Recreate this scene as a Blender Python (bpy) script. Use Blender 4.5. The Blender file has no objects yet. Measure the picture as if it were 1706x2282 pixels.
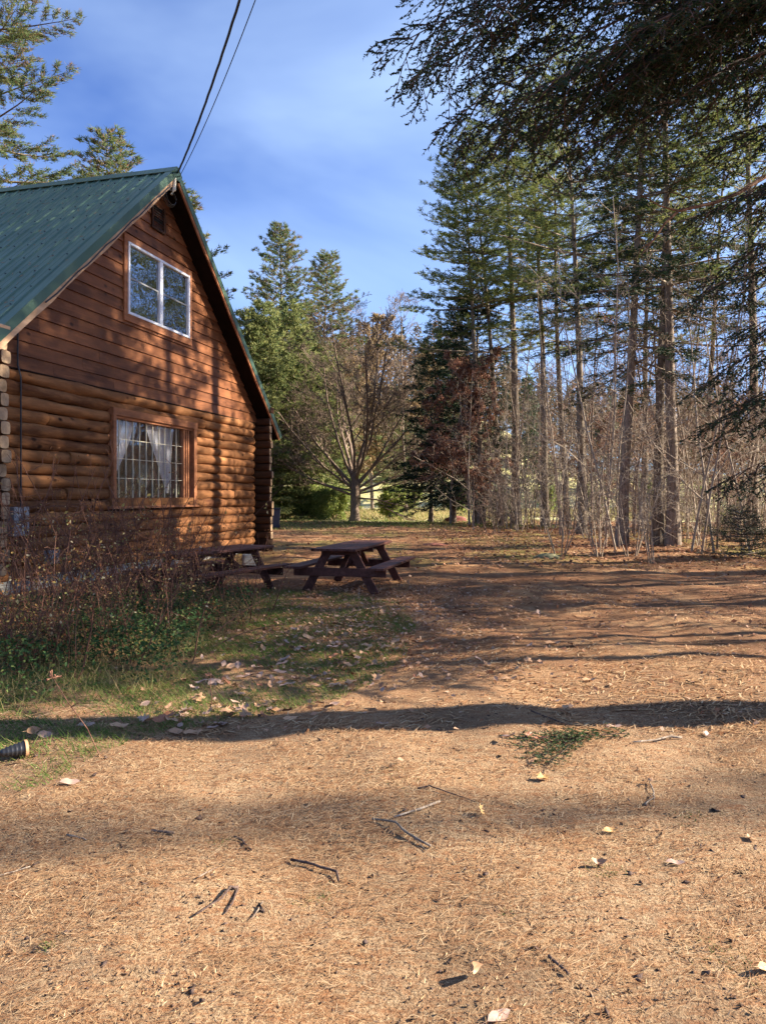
import bpy, math, random
import numpy as np
from mathutils import Vector, Matrix

R = math.radians
SC = bpy.context.scene
COL = SC.collection
rng = np.random.default_rng(11)
random.seed(5)

# ------------------------------------------------------------------ camera
F, CX, HY, H0 = 1648.0, 853.0, 1105.0, 1.6      # focal length in photo pixels, centre column, horizon row, eye height
cam_d = bpy.data.cameras.new('camera')
cam_d.sensor_fit = 'VERTICAL'; cam_d.sensor_height = 36; cam_d.lens = 36 * F / 2282
cam_d.shift_y = -36 / 2282
cam_d.clip_end = 2000; cam_d.clip_start = 0.05
cam = bpy.data.objects.new('camera', cam_d); COL.objects.link(cam)
cam.location = (0, 0, H0); cam.rotation_euler = (R(90), 0, 0)
SC.camera = cam

# ------------------------------------------------------------------ sky and sun
SUN = Vector((0.995, 0.10, 0.0)).normalized()
EL = R(27)
SUND = Vector((SUN.x * math.cos(EL), SUN.y * math.cos(EL), math.sin(EL)))
sun_d = bpy.data.lights.new('sun', 'SUN'); sun_d.energy = 5.0; sun_d.angle = R(0.53); sun_d.color = (1.0, 0.90, 0.75)
sun = bpy.data.objects.new('sun', sun_d); COL.objects.link(sun)
sun.rotation_euler = SUND.to_track_quat('Z', 'Y').to_euler(); sun.location = SUND * 60
world = bpy.data.worlds.new('World'); SC.world = world; world.use_nodes = True
wt = world.node_tree; wt.nodes.clear()
def wn(t, **k):
    n = wt.nodes.new(t)
    for a, b in k.items(): setattr(n, a, b)
    return n
sky = wn('ShaderNodeTexSky', sky_type='NISHITA', sun_disc=False)
sky.sun_elevation = EL; sky.sun_rotation = math.atan2(SUN.x, SUN.y)
sky.air_density = 1.0; sky.dust_density = 1.2; sky.ozone_density = 2.2
tc = wn('ShaderNodeTexCoord'); mp = wn('ShaderNodeMapping'); mp.inputs['Scale'].default_value = (1.6, 1.6, 3.2)
mp.inputs['Rotation'].default_value = (0.3, 0.5, 0.4)
nz = wn('ShaderNodeTexNoise'); nz.inputs['Scale'].default_value = 1.0; nz.inputs['Detail'].default_value = 5; nz.inputs['Roughness'].default_value = 0.48
nz.inputs['Distortion'].default_value = 0.4
rp = wn('ShaderNodeValToRGB'); rp.color_ramp.elements[0].position = 0.34; rp.color_ramp.elements[1].position = 0.82
rp.color_ramp.elements[0].color = (0.0, 0.0, 0.0, 1); rp.color_ramp.elements[1].color = (0.36, 0.36, 0.36, 1)
mxs = wn('ShaderNodeMix', data_type='RGBA'); mxs.inputs['B'].default_value = (9.0, 11.6, 13.6, 1)
tn = wn('ShaderNodeMix', data_type='RGBA', blend_type='MULTIPLY'); tn.inputs['Factor'].default_value = 1; tn.inputs['B'].default_value = (0.46, 0.70, 1.30, 1)
bg = wn('ShaderNodeBackground'); bg.inputs['Strength'].default_value = 0.05
wo = wn('ShaderNodeOutputWorld')
L = wt.links.new
L(tc.outputs['Generated'], mp.inputs['Vector']); L(mp.outputs[0], nz.inputs['Vector']); L(nz.outputs['Fac'], rp.inputs['Fac'])
L(sky.outputs[0], tn.inputs['A']); L(tn.outputs['Result'], mxs.inputs['A']); L(rp.outputs[0], mxs.inputs['Factor'])
L(mxs.outputs['Result'], bg.inputs['Color']); L(bg.outputs[0], wo.inputs['Surface'])
SC.view_settings.view_transform = 'Standard'; SC.view_settings.look = 'None'
SC.view_settings.gamma = 1; SC.view_settings.use_curve_mapping = False
SC.view_settings.exposure = 1.85
SC.cycles.max_bounces = 5; SC.cycles.diffuse_bounces = 3; SC.cycles.transparent_max_bounces = 8

# ------------------------------------------------------------------ geometry of the place
def gz(x, y):
    """height of the ground (works on arrays)"""
    x = np.asarray(x, float); y = np.asarray(y, float)
    z = 0.018 * np.sin(1.7 * x + 0.6) * np.cos(1.3 * y) + 0.012 * np.sin(4.1 * x + 1.9 * y)
    z = z + 0.05 * np.clip((x - 4) / 3, 0, 1) * np.sin(0.9 * x + 0.7 * y) + 0.10 * np.clip((y - 14) / 12, 0, 1) * np.sin(0.35 * x + 1) * np.sin(0.22 * y)
    z = z + 0.014 * np.sin(2.9 * x + 1.7 * np.sin(2.3 * y)) * np.sin(3.7 * y + 1.1 * np.sin(3.1 * x)) + 0.008 * np.sin(8.3 * x + 2 * np.sin(5 * y)) * np.sin(9.1 * y)
    t = np.clip((y - 82) / 70, 0, 1)
    z = z + (17 - 11 * np.clip((x - 12) / 25, 0, 1)) * t * t * (3 - 2 * t) * (1 + 0.25 * np.sin(x * 0.03 + 1.2))
    return z
def gzf(x, y): return float(gz(x, y))
def gp(px, py, z=0.0):
    d = (H0 - z) * F / (py - HY)
    return ((px - CX) / F * d, d)
def at(px, d): return (px - CX) / F * d
def zat(py, d): return H0 + (HY - py) / F * d

# ------------------------------------------------------------------ materials
def mat(name): 
    m = bpy.data.materials.new(name); m.use_nodes = True
    nt = m.node_tree; b = nt.nodes['Principled BSDF']
    return m, nt, b
def N(nt, t, **k):
    n = nt.nodes.new(t)
    for a, b in k.items():
        if a in n.inputs.keys() and not hasattr(n, a): n.inputs[a].default_value = b
        else: setattr(n, a, b)
    return n
def noise(nt, vec, scale, detail=4, rough=0.55, dist=0.0):
    n = nt.nodes.new('ShaderNodeTexNoise'); n.inputs['Scale'].default_value = scale; n.inputs['Detail'].default_value = detail
    n.inputs['Roughness'].default_value = rough; n.inputs['Distortion'].default_value = dist
    if vec is not None: nt.links.new(vec, n.inputs['Vector'])
    return n.outputs['Fac']
def ramp(nt, fac, stops, interp='LINEAR'):
    n = nt.nodes.new('ShaderNodeValToRGB'); cr = n.color_ramp; cr.interpolation = interp
    while len(cr.elements) < len(stops): cr.elements.new(0.5)
    for e, (p, c) in zip(cr.elements, stops):
        e.position = p; e.color = (c[0], c[1], c[2], 1) if hasattr(c, '__len__') else (c, c, c, 1)
    nt.links.new(fac, n.inputs['Fac']); return n.outputs['Color']
def mix(nt, a, b, fac, mode='MIX'):
    n = nt.nodes.new('ShaderNodeMix'); n.data_type = 'RGBA'; n.blend_type = mode
    for s, v in (('A', a), ('B', b), ('Factor', fac)):
        if hasattr(v, 'links') or isinstance(v, bpy.types.NodeSocket): nt.links.new(v, n.inputs[s])
        elif s == 'Factor': n.inputs[s].default_value = v
        else: n.inputs[s].default_value = (*v, 1)
    return n.outputs['Result']
def math_(nt, op, a, b=0.0, clamp=False):
    n = nt.nodes.new('ShaderNodeMath'); n.operation = op; n.use_clamp = clamp
    for i, v in enumerate((a, b)):
        if isinstance(v, bpy.types.NodeSocket): nt.links.new(v, n.inputs[i])
        else: n.inputs[i].default_value = v
    return n.outputs[0]
def bump(nt, h, b, strength=0.3, dist=0.02):
    n = nt.nodes.new('ShaderNodeBump'); n.inputs['Strength'].default_value = strength; n.inputs['Distance'].default_value = dist
    nt.links.new(h, n.inputs['Height']); nt.links.new(n.outputs[0], b.inputs['Normal'])
def coords(nt, kind='Object', scale=(1, 1, 1), rnd=False):
    t = nt.nodes.new('ShaderNodeTexCoord'); m = nt.nodes.new('ShaderNodeMapping'); m.inputs['Scale'].default_value = scale
    nt.links.new(t.outputs[kind], m.inputs['Vector'])
    if rnd:
        o = nt.nodes.new('ShaderNodeObjectInfo'); v = nt.nodes.new('ShaderNodeVectorMath'); v.operation = 'SCALE'
        v.inputs[0].default_value = (37, 17, 29); nt.links.new(o.outputs['Random'], v.inputs['Scale'])
        nt.links.new(v.outputs[0], m.inputs['Location'])
    return m.outputs[0]
def orand(nt):
    return nt.nodes.new('ShaderNodeObjectInfo').outputs['Random']
def attr(nt, name='tint'):
    a = nt.nodes.new('ShaderNodeAttribute'); a.attribute_name = name; return a.outputs['Fac']

def simple(name, col, rough=0.7, var=0.25, scale=8, metal=0.0, bmp=0.0, spec=0.5):
    m, nt, b = mat(name)
    v = coords(nt, 'Object')
    f = noise(nt, v, scale, 5)
    c = ramp(nt, f, [(0.3, [x * (1 - var) for x in col]), (0.7, [min(1, x * (1 + var)) for x in col])])
    nt.links.new(c, b.inputs['Base Color']); b.inputs['Roughness'].default_value = rough; b.inputs['Metallic'].default_value = metal
    b.inputs['Specular IOR Level'].default_value = spec
    if bmp: bump(nt, f, b, bmp, 0.01)
    return m

def wood(name, dark, light, red=None, knot=(0.03, 0.012, 0.006), rough=0.55, axis=0, grainsc=26, bmp=0.35, knots=True, stain=0.75):
    m, nt, b = mat(name)
    sc = [grainsc] * 3; sc[axis] = 1.3
    v = coords(nt, 'Object', sc, rnd=True)
    g = noise(nt, v, 1.0, 6, 0.6, 0.6)
    c = ramp(nt, g, [(0.28, dark), (0.5, [(a + d) / 2 for a, d in zip(dark, light)]), (0.72, light)])
    s2 = [5, 5, 5]; s2[axis] = 1.6
    v2 = coords(nt, 'Object', s2, rnd=True)
    big = noise(nt, v2, 1.0, 4, 0.6)
    c = mix(nt, c, red or [x * 0.55 for x in dark], ramp(nt, big, [(0.42, 0), (0.68, stain)]))
    if knots:
        wear = noise(nt, coords(nt, 'Object', (0.9, 0.9, 2.2)), 1.0, 5, 0.65)
        c = mix(nt, c, [x * 0.7 for x in dark], ramp(nt, wear, [(0.48, 0), (0.66, 0.7)]))
    r = orand(nt)
    c = mix(nt, c, [x * 1.25 for x in light], ramp(nt, r, [(0.0, 0.0), (1.0, 0.35)]))
    if knots:
        s3 = [5, 5, 5]; s3[axis] = 3.2
        v3 = coords(nt, 'Object', s3, rnd=True)
        vo = nt.nodes.new('ShaderNodeTexVoronoi'); vo.inputs['Scale'].default_value = 1.0; nt.links.new(v3, vo.inputs['Vector'])
        k = ramp(nt, vo.outputs['Distance'], [(0.10, 1), (0.15, 0.75), (0.26, 0)])
        sel = ramp(nt, vo.outputs['Color'], [(0.36, 1), (0.42, 0)])
        k = math_(nt, 'MULTIPLY', k, sel)
        c = mix(nt, c, knot, k)
    nt.links.new(c, b.inputs['Base Color']); b.inputs['Roughness'].default_value = rough
    b.inputs['Specular IOR Level'].default_value = 0.12
    s4 = [60] * 3; s4[axis] = 2.2
    ck = noise(nt, coords(nt, 'Object', s4, rnd=True), 1.0, 3, 0.5, 0.3)
    bump(nt, math_(nt, 'ADD', g, math_(nt, 'MULTIPLY', ramp(nt, ck, [(0.30, 0), (0.36, 1)]), 0.5)), b, bmp, 0.012)
    return m

M = {}
M['log'] = wood('golden_log_wood', (0.085, 0.030, 0.012), (0.35, 0.155, 0.060), red=(0.070, 0.025, 0.012), grainsc=11, stain=0.92, rough=0.85, bmp=0.6)
M['siding'] = wood('red_siding_wood', (0.085, 0.031, 0.014), (0.27, 0.105, 0.043), red=(0.065, 0.024, 0.012), rough=0.42, grainsc=16, bmp=0.12, stain=0.85)
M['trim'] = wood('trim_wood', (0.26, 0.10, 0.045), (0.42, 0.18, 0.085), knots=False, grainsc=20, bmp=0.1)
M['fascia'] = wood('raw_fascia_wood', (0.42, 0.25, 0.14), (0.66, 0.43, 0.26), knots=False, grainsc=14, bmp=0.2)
M['logend'] = wood('log_end_wood', (0.20, 0.13, 0.075), (0.46, 0.32, 0.20), red=(0.10, 0.06, 0.035), axis=1, grainsc=9, knots=False)
M['wingwood_shaded'] = wood('shade_darkened_log_wood', (0.025, 0.011, 0.006), (0.10, 0.045, 0.02), red=(0.018, 0.008, 0.005), axis=1, grainsc=15)  # log wood with shade put into its colour, so corner log faces look unlit
M['table'] = wood('table_red_paint', (0.040, 0.014, 0.010), (0.16, 0.070, 0.052), red=(0.022, 0.008, 0.007), grainsc=22, rough=0.5, bmp=0.2)
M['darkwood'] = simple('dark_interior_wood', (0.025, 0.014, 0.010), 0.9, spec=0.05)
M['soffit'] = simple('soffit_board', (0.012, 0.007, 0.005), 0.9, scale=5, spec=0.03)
M['concrete'] = simple('concrete', (0.22, 0.21, 0.19), 0.9, 0.2, 9, bmp=0.3)
M['white'] = simple('white_vinyl', (0.78, 0.80, 0.84), 0.4, 0.03)
M['cloth'] = simple('curtain_cloth', (0.72, 0.72, 0.70), 0.9, 0.05)
M['bar'] = simple('pale_glazing_bar', (0.62, 0.55, 0.40), 0.5, 0.08)
M['box'] = simple('grey_meter_box', (0.22, 0.22, 0.23), 0.5, 0.1)
M['black'] = simple('black_plastic', (0.018, 0.018, 0.02), 0.35, 0.2)
M['cable'] = simple('black_cable', (0.02, 0.02, 0.022), 0.5, 0.2)
M['binblue'] = simple('dark_bin_plastic', (0.03, 0.035, 0.06), 0.4, 0.2)
M['terracotta'] = simple('tan_plastic', (0.45, 0.24, 0.12), 0.6, 0.2, 20)
M['stone'] = simple('mossy_stone', (0.22, 0.20, 0.10), 0.95, 0.4, 9, bmp=0.6)
M['redmound'] = simple('reddish_leaf_mound', (0.16, 0.05, 0.03), 0.95, 0.5, 12, bmp=0.8)

# painted metal roof
m, nt, b = mat('green_metal_roof')
v = coords(nt, 'Object'); f = noise(nt, v, 1.4, 5)
f2 = noise(nt, coords(nt, 'Object', (0.6, 9, 1)), 3.0, 5)
c = ramp(nt, f, [(0.3, (0.050, 0.100, 0.060)), (0.7, (0.075, 0.135, 0.085))])
c = mix(nt, c, (0.09, 0.14, 0.10), ramp(nt, f2, [(0.5, 0), (0.85, 0.5)]))
nt.links.new(c, b.inputs['Base Color']); b.inputs['Roughness'].default_value = 0.38; b.inputs['Metallic'].default_value = 0.15
nt.links.new(ramp(nt, f2, [(0.3, 0.3), (0.8, 0.5)]), b.inputs['Roughness'])
M['roof'] = m

# window glass: reflective, slightly see-through
def glass(name, clear, wav, refl=0.45):
    m, nt, b = mat(name); nt.nodes.remove(b); out = nt.nodes['Material Output']
    tr = nt.nodes.new('ShaderNodeBsdfTransparent'); tr.inputs[0].default_value = (clear, clear, clear * 1.03, 1)
    gl = nt.nodes.new('ShaderNodeBsdfGlossy'); gl.inputs['Roughness'].default_value = 0.015; gl.inputs['Color'].default_value = (0.9, 0.95, 1, 1)
    lw = nt.nodes.new('ShaderNodeLayerWeight'); lw.inputs['Blend'].default_value = 0.5
    fr = math_(nt, 'ADD', math_(nt, 'MULTIPLY', math_(nt, 'POWER', lw.outputs['Facing'], 1.6), refl), 0.05)
    ms = nt.nodes.new('ShaderNodeMixShader')
    nt.links.new(fr, ms.inputs[0]); nt.links.new(tr.outputs[0], ms.inputs[1]); nt.links.new(gl.outputs[0], ms.inputs[2])
    nt.links.new(ms.outputs[0], out.inputs['Surface'])
    f = noise(nt, coords(nt, 'Object', (1, 1, 1)), wav, 2)
    bp = nt.nodes.new('ShaderNodeBump'); bp.inputs['Strength'].default_value = 0.25; bp.inputs['Distance'].default_value = 0.02
    nt.links.new(f, bp.inputs['Height']); nt.links.new(bp.outputs[0], gl.inputs['Normal'])
    return m
M['glass'] = glass('window_glass', 0.85, 2.0)
M['glass_wavy'] = glass('wavy_window_glass', 0.6, 4.0, 0.75)

def bark(name, a, c2, sc=3.0, lichen=None):
    m, nt, b = mat(name)
    v = coords(nt, 'Object', (1, 1, 0.22), rnd=False)
    f = noise(nt, v, sc * 6, 6, 0.65, 0.4); g = noise(nt, coords(nt, 'Object'), 1.1, 4)
    c = ramp(nt, f, [(0.32, a), (0.68, c2)])
    c = mix(nt, c, lichen or [x * 0.6 for x in a], ramp(nt, g, [(0.5, 0), (0.7, 0.5)]))
    nt.links.new(c, b.inputs['Base Color']); b.inputs['Roughness'].default_value = 0.9; b.inputs['Specular IOR Level'].default_value = 0.2
    bump(nt, f, b, 0.9, 0.03); return m
M['bark_pine'] = bark('pine_bark', (0.060, 0.042, 0.030), (0.30, 0.235, 0.165), lichen=(0.22, 0.185, 0.125))
M['bark_red'] = bark('reddish_pine_bark', (0.11, 0.055, 0.032), (0.30, 0.165, 0.10))
M['bark_grey'] = bark('grey_bark', (0.09, 0.065, 0.05), (0.36, 0.28, 0.21), lichen=(0.26, 0.22, 0.15))
M['twig_pale'] = bark('pale_twig_bark', (0.20, 0.15, 0.11), (0.48, 0.385, 0.29))
M['twig_brown'] = bark('brown_twig_bark', (0.13, 0.085, 0.062), (0.30, 0.205, 0.15))
M['bramble'] = bark('reddish_bramble_bark', (0.075, 0.030, 0.022), (0.22, 0.11, 0.07))
M['maple_bark'] = bark('maple_bark', (0.11, 0.075, 0.055), (0.30, 0.215, 0.155))
M['stick_dark'] = bark('dark_stick_bark', (0.055, 0.035, 0.03), (0.15, 0.10, 0.08))

def leafmat(name, stops, trans=0.3, rough=0.6, sat=None):
    m, nt, b = mat(name); out = nt.nodes['Material Output']
    c = ramp(nt, attr(nt), stops)
    nt.links.new(c, b.inputs['Base Color']); b.inputs['Roughness'].default_value = max(rough, .6); b.inputs['Specular IOR Level'].default_value = 0.12
    t = nt.nodes.new('ShaderNodeBsdfTranslucent'); nt.links.new(c, t.inputs['Color'])
    ms = nt.nodes.new('ShaderNodeMixShader'); ms.inputs[0].default_value = trans
    nt.links.new(b.outputs[0], ms.inputs[1]); nt.links.new(t.outputs[0], ms.inputs[2]); nt.links.new(ms.outputs[0], out.inputs['Surface'])
    return m
M['pine_leaf'] = leafmat('white_pine_needles', [(0, (0.075, 0.13, 0.060)), (0.45, (0.15, 0.20, 0.075)), (0.78, (0.19, 0.20, 0.075)), (0.92, (0.22, 0.15, 0.08)), (1, (0.25, 0.14, 0.08))], 0.4)
M['pine_green'] = leafmat('green_pine_needles', [(0, (0.055, 0.090, 0.030)), (0.5, (0.145, 0.18, 0.052)), (1, (0.30, 0.30, 0.09))], 0.45)
M['hemlock_leaf'] = leafmat('hemlock_needles', [(0, (0.012, 0.028, 0.016)), (0.6, (0.024, 0.050, 0.024)), (0.9, (0.045, 0.072, 0.028)), (1, (0.09, 0.07, 0.03))], 0.15)
M['cedar_leaf'] = leafmat('bright_evergreen_needles', [(0, (0.08, 0.12, 0.045)), (0.5, (0.20, 0.225, 0.08)), (1, (0.36, 0.35, 0.13))], 0.45)
M['rust_leaf'] = leafmat('rust_beech_leaves', [(0, (0.13, 0.055, 0.040)), (0.6, (0.27, 0.13, 0.085)), (1, (0.45, 0.28, 0.17))], 0.35)
M['tan_leaf'] = leafmat('tan_autumn_leaves', [(0, (0.22, 0.14, 0.075)), (0.5, (0.36, 0.25, 0.13)), (1, (0.46, 0.36, 0.18))], 0.4)
M['litter'] = leafmat('leaf_litter', [(0, (0.11, 0.045, 0.025)), (0.35, (0.25, 0.11, 0.06)), (0.7, (0.40, 0.22, 0.13)), (1, (0.46, 0.30, 0.20))], 0.2)
M['needle'] = leafmat('fallen_pine_needles', [(0, (0.15, 0.055, 0.02)), (0.4, (0.31, 0.15, 0.068)), (0.75, (0.47, 0.285, 0.14)), (1, (0.66, 0.47, 0.27))], 0.1, 0.5)
M['grass'] = leafmat('grass_blades', [(0, (0.035, 0.080, 0.014)), (0.5, (0.085, 0.145, 0.028)), (0.8, (0.20, 0.21, 0.06)), (1, (0.42, 0.32, 0.15))], 0.35)
M['groundcover'] = leafmat('small_green_leaves', [(0, (0.020, 0.048, 0.016)), (0.6, (0.045, 0.085, 0.025)), (1, (0.17, 0.19, 0.05))], 0.2, 0.4)
M['bushleaf'] = leafmat('bramble_leaves', [(0, (0.20, 0.07, 0.03)), (0.4, (0.34, 0.16, 0.06)), (0.7, (0.30, 0.27, 0.08)), (1, (0.55, 0.44, 0.26))], 0.35)
M['farwood'] = leafmat('far_wood_foliage', [(0, (0.035, 0.065, 0.035)), (0.35, (0.075, 0.105, 0.045)), (0.5, (0.17, 0.125, 0.075)), (0.8, (0.26, 0.19, 0.12)), (1, (0.30, 0.16, 0.09))], 0.2)

def oneleaf(name, a, c2):
    m, nt, b = mat(name)
    f = noise(nt, coords(nt, 'Object'), 45, 4)
    r = orand(nt)
    c = ramp(nt, f, [(0.3, a), (0.65, c2)])
    c = mix(nt, c, [x * 0.55 for x in a], math_(nt, 'MULTIPLY', r, 0.6))
    nt.links.new(c, b.inputs['Base Color']); b.inputs['Roughness'].default_value = 0.6
    return m
M['leaf_tan'] = oneleaf('dry_tan_leaf', (0.34, 0.17, 0.085), (0.55, 0.32, 0.17))
M['leaf_pink'] = oneleaf('dry_pinkish_leaf', (0.30, 0.175, 0.125), (0.48, 0.32, 0.24))
M['leaf_rust'] = oneleaf('dry_rust_leaf', (0.26, 0.09, 0.04), (0.42, 0.17, 0.08))
M['leaf_gold'] = oneleaf('dry_golden_leaf', (0.52, 0.27, 0.08), (0.72, 0.43, 0.17))

# ground
m, nt, b = mat('ground_soil')
v = coords(nt, 'Object')
n1 = noise(nt, v, 0.55, 5, 0.6); n2 = noise(nt, v, 7.0, 6, 0.65); n3 = noise(nt, v, 85, 4, 0.75)
vs = coords(nt, 'Object', (1.0, 3.2, 1)); n4 = noise(nt, vs, 9, 6, 0.7, 1.2)
c = ramp(nt, n3, [(0.32, (0.05, 0.026, 0.013)), (0.41, (0.26, 0.155, 0.080)), (0.52, (0.46, 0.305, 0.170)), (0.68, (0.66, 0.47, 0.28))])
c = mix(nt, c, (0.33, 0.135, 0.055), ramp(nt, n4, [(0.44, 0), (0.64, 0.75)]))
c = mix(nt, c, (0.17, 0.10, 0.06), ramp(nt, n2, [(0.50, 0), (0.76, 0.6)]))
sx = nt.nodes.new('ShaderNodeSeparateXYZ'); nt.links.new(v, sx.inputs[0])
far = ramp(nt, math_(nt, 'MULTIPLY', sx.outputs['Y'], 1 / 100), [(0.045, 0), (0.075, 0.85), (0.14, 1)])
nf = noise(nt, coords(nt, 'Object', (1, 0.5, 1)), 1.2, 6, 0.7)
cf = ramp(nt, nf, [(0.33, (0.13, 0.052, 0.024)), (0.5, (0.28, 0.122, 0.052)), (0.68, (0.52, 0.31, 0.15))])
c = mix(nt, c, cf, math_(nt, 'MULTIPLY', far, 0.85))
c = mix(nt, c, (0.13, 0.075, 0.042), ramp(nt, n1, [(0.48, 0), (0.66, 0.6)]))
ng = noise(nt, coords(nt, 'Object', (1, 0.45, 1)), 0.35, 5, 0.6)
moss = math_(nt, 'MULTIPLY', ramp(nt, ng, [(0.46, 0), (0.60, 0.75)]), ramp(nt, math_(nt, 'MULTIPLY', sx.outputs['Y'], 1 / 100), [(0.15, 0), (0.20, 1)]))
c = mix(nt, c, (0.24, 0.20, 0.055), moss)
fld = ramp(nt, math_(nt, 'MULTIPLY', sx.outputs['Y'], 1 / 100), [(0.455, 0), (0.475, 1)])
c = mix(nt, c, ramp(nt, nf, [(0.35, (0.38, 0.36, 0.12)), (0.65, (0.60, 0.52, 0.30))]), fld)
nt.links.new(c, b.inputs['Base Color']); b.inputs['Roughness'].default_value = 0.95; b.inputs['Specular IOR Level'].default_value = 0.15
hh = math_(nt, 'ADD', math_(nt, 'MULTIPLY', n2, 1.2), math_(nt, 'MULTIPLY', n3, 0.6))
bump(nt, hh, b, 1.0, 0.045)
M['ground'] = m

# ------------------------------------------------------------------ object helpers
def tag(o, label=None, cat=None, group=None, kind=None):
    if label: o['label'] = label
    if cat: o['category'] = cat
    if group: o['group'] = group
    if kind: o['kind'] = kind
    return o
def empty(name, loc=(0, 0, 0), rz=0.0, label=None, cat=None, group=None):
    o = bpy.data.objects.new(name, None); COL.objects.link(o); o.location = loc; o.rotation_euler = (0, 0, rz)
    o.empty_display_size = 0.2
    return tag(o, label, cat, group)
def link(name, me, parent=None, mt=None):
    if mt is not None and len(me.materials) == 0: me.materials.append(mt)
    o = bpy.data.objects.new(name, me); COL.objects.link(o)
    if parent is not None: o.parent = parent
    return o
def fastmesh(name, V, Fc, mt=None, tint=None, smooth=False):
    """V (n,3), Fc (m,k) uniform faces"""
    V = np.ascontiguousarray(V, dtype=np.float32); Fc = np.ascontiguousarray(Fc, dtype=np.int32)
    me = bpy.data.meshes.new(name); k = Fc.shape[1]
    me.vertices.add(len(V)); me.vertices.foreach_set('co', V.ravel())
    me.loops.add(Fc.size); me.loops.foreach_set('vertex_index', Fc.ravel())
    me.polygons.add(len(Fc)); me.polygons.foreach_set('loop_start', np.arange(0, Fc.size, k, dtype=np.int32))
    try: me.polygons.foreach_set('loop_total', np.full(len(Fc), k, dtype=np.int32))
    except Exception: pass
    if smooth: me.polygons.foreach_set('use_smooth', np.ones(len(Fc), dtype=bool))
    if tint is not None:
        a = me.attributes.new('tint', 'FLOAT', 'POINT'); a.data.foreach_set('value', np.ascontiguousarray(tint, dtype=np.float32))
    me.update(calc_edges=True)
    if mt is not None: me.materials.append(mt)
    return me
class MB:
    def __init__(s): s.v = []; s.f = []
    def quad(s, pts):
        i = len(s.v); s.v += [tuple(p) for p in pts]; s.f.append(tuple(range(i, i + len(pts))))
    def box(s, x0, x1, y0, y1, z0, z1, T=None):
        i = len(s.v)
        P = [(x, y, z) for z in (z0, z1) for y in (y0, y1) for x in (x0, x1)]
        if T is not None: P = [tuple(T @ Vector(p)) for p in P]
        s.v += P
        for q in ((0, 2, 3, 1), (4, 5, 7, 6), (0, 1, 5, 4), (2, 6, 7, 3), (0, 4, 6, 2), (1, 3, 7, 5)): s.f.append(tuple(i + a for a in q))
        return s
    def prism(s, poly, y0, y1):
        """polygon in XZ extruded along Y"""
        i = len(s.v); n = len(poly)
        s.v += [(x, y0, z) for x, z in poly] + [(x, y1, z) for x, z in poly]
        s.f.append(tuple(range(i, i + n))); s.f.append(tuple(range(i + 2 * n - 1, i + n - 1, -1)))
        for k in range(n): s.f.append((i + k, i + n + k, i + n + (k + 1) % n, i + (k + 1) % n))
        return s
    def tube(s, pts, rads, k=8, cap=True):
        i = len(s.v); pts = [Vector(p) for p in pts]
        if not hasattr(rads, '__len__'): rads = [rads] * len(pts)
        up = Vector((0, 0, 1))
        for j, p in enumerate(pts):
            d = (pts[min(j + 1, len(pts) - 1)] - pts[max(j - 1, 0)]).normalized()
            a = d.cross(up if abs(d.z) < 0.9 else Vector((1, 0, 0))).normalized(); c = d.cross(a)
            for q in range(k):
                t = 2 * math.pi * q / k
                s.v.append(tuple(p + (a * math.cos(t) + c * math.sin(t)) * rads[j]))
        for j in range(len(pts) - 1):
            for q in range(k):
                s.f.append((i + j * k + q, i + j * k + (q + 1) % k, i + (j + 1) * k + (q + 1) % k, i + (j + 1) * k + q))
        if cap:
            s.f.append(tuple(i + q for q in range(k))); s.f.append(tuple(i + (len(pts) - 1) * k + q for q in range(k - 1, -1, -1)))
        return s
    def mesh(s, name, mt, smooth=False, bevel=0):
        me = bpy.data.meshes.new(name); me.from_pydata(s.v, [], s.f); me.update()
        import bmesh
        bm = bmesh.new(); bm.from_mesh(me); bmesh.ops.recalc_face_normals(bm, faces=bm.faces)
        if bevel: bmesh.ops.bevel(bm, geom=bm.edges[:], offset=bevel, segments=1, affect='EDGES')
        bm.to_mesh(me); bm.free()
        if smooth:
            for p in me.polygons: p.use_smooth = True
        me.materials.append(mt); return me
    def build(s, name, mt, parent=None, smooth=False, bevel=0):
        return link(name, s.mesh(name, mt, smooth, bevel), parent)

def norm(a): return a / (np.linalg.norm(a, axis=-1, keepdims=True) + 1e-9)
def seg_mesh(P0, P1, r0, r1, k=3):
    """separate k-sided prisms for many segments -> verts, quad faces"""
    P0 = np.asarray(P0, float); P1 = np.asarray(P1, float); r0 = np.asarray(r0, float)[:, None]; r1 = np.asarray(r1, float)[:, None]
    d = norm(P1 - P0); ref = np.where(np.abs(d[:, 2:3]) < 0.9, [[0, 0, 1.0]], [[1.0, 0, 0]])
    a = norm(np.cross(d, ref)); c = np.cross(d, a); n = len(P0)
    V = np.zeros((n, 2 * k, 3))
    for q in range(k):
        t = 2 * math.pi * q / k; o = a * math.cos(t) + c * math.sin(t)
        V[:, q] = P0 + o * r0; V[:, k + q] = P1 + o * r1
    Fc = np.array([[q, (q + 1) % k, k + (q + 1) % k, k + q] for q in range(k)])
    Fa = (Fc[None] + (np.arange(n) * 2 * k)[:, None, None]).reshape(-1, 4)
    return V.reshape(-1, 3), Fa
def blades(P, D, ln, w, rg, tint, bend=0.0):
    """one thin triangle per point: P base, D direction"""
    n = len(P); D = norm(D)
    s = norm(np.cross(D, rg.normal(size=(n, 3)))) * (np.asarray(w).reshape(-1, 1) * 0.5)
    V = np.zeros((n, 3, 3)); V[:, 0] = P - s; V[:, 1] = P + s; V[:, 2] = P + D * np.asarray(ln).reshape(-1, 1)
    if bend: V[:, 2, 2] -= bend * np.asarray(ln)
    return V.reshape(-1, 3), np.arange(3 * n).reshape(-1, 3), np.repeat(tint, 3)
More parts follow.
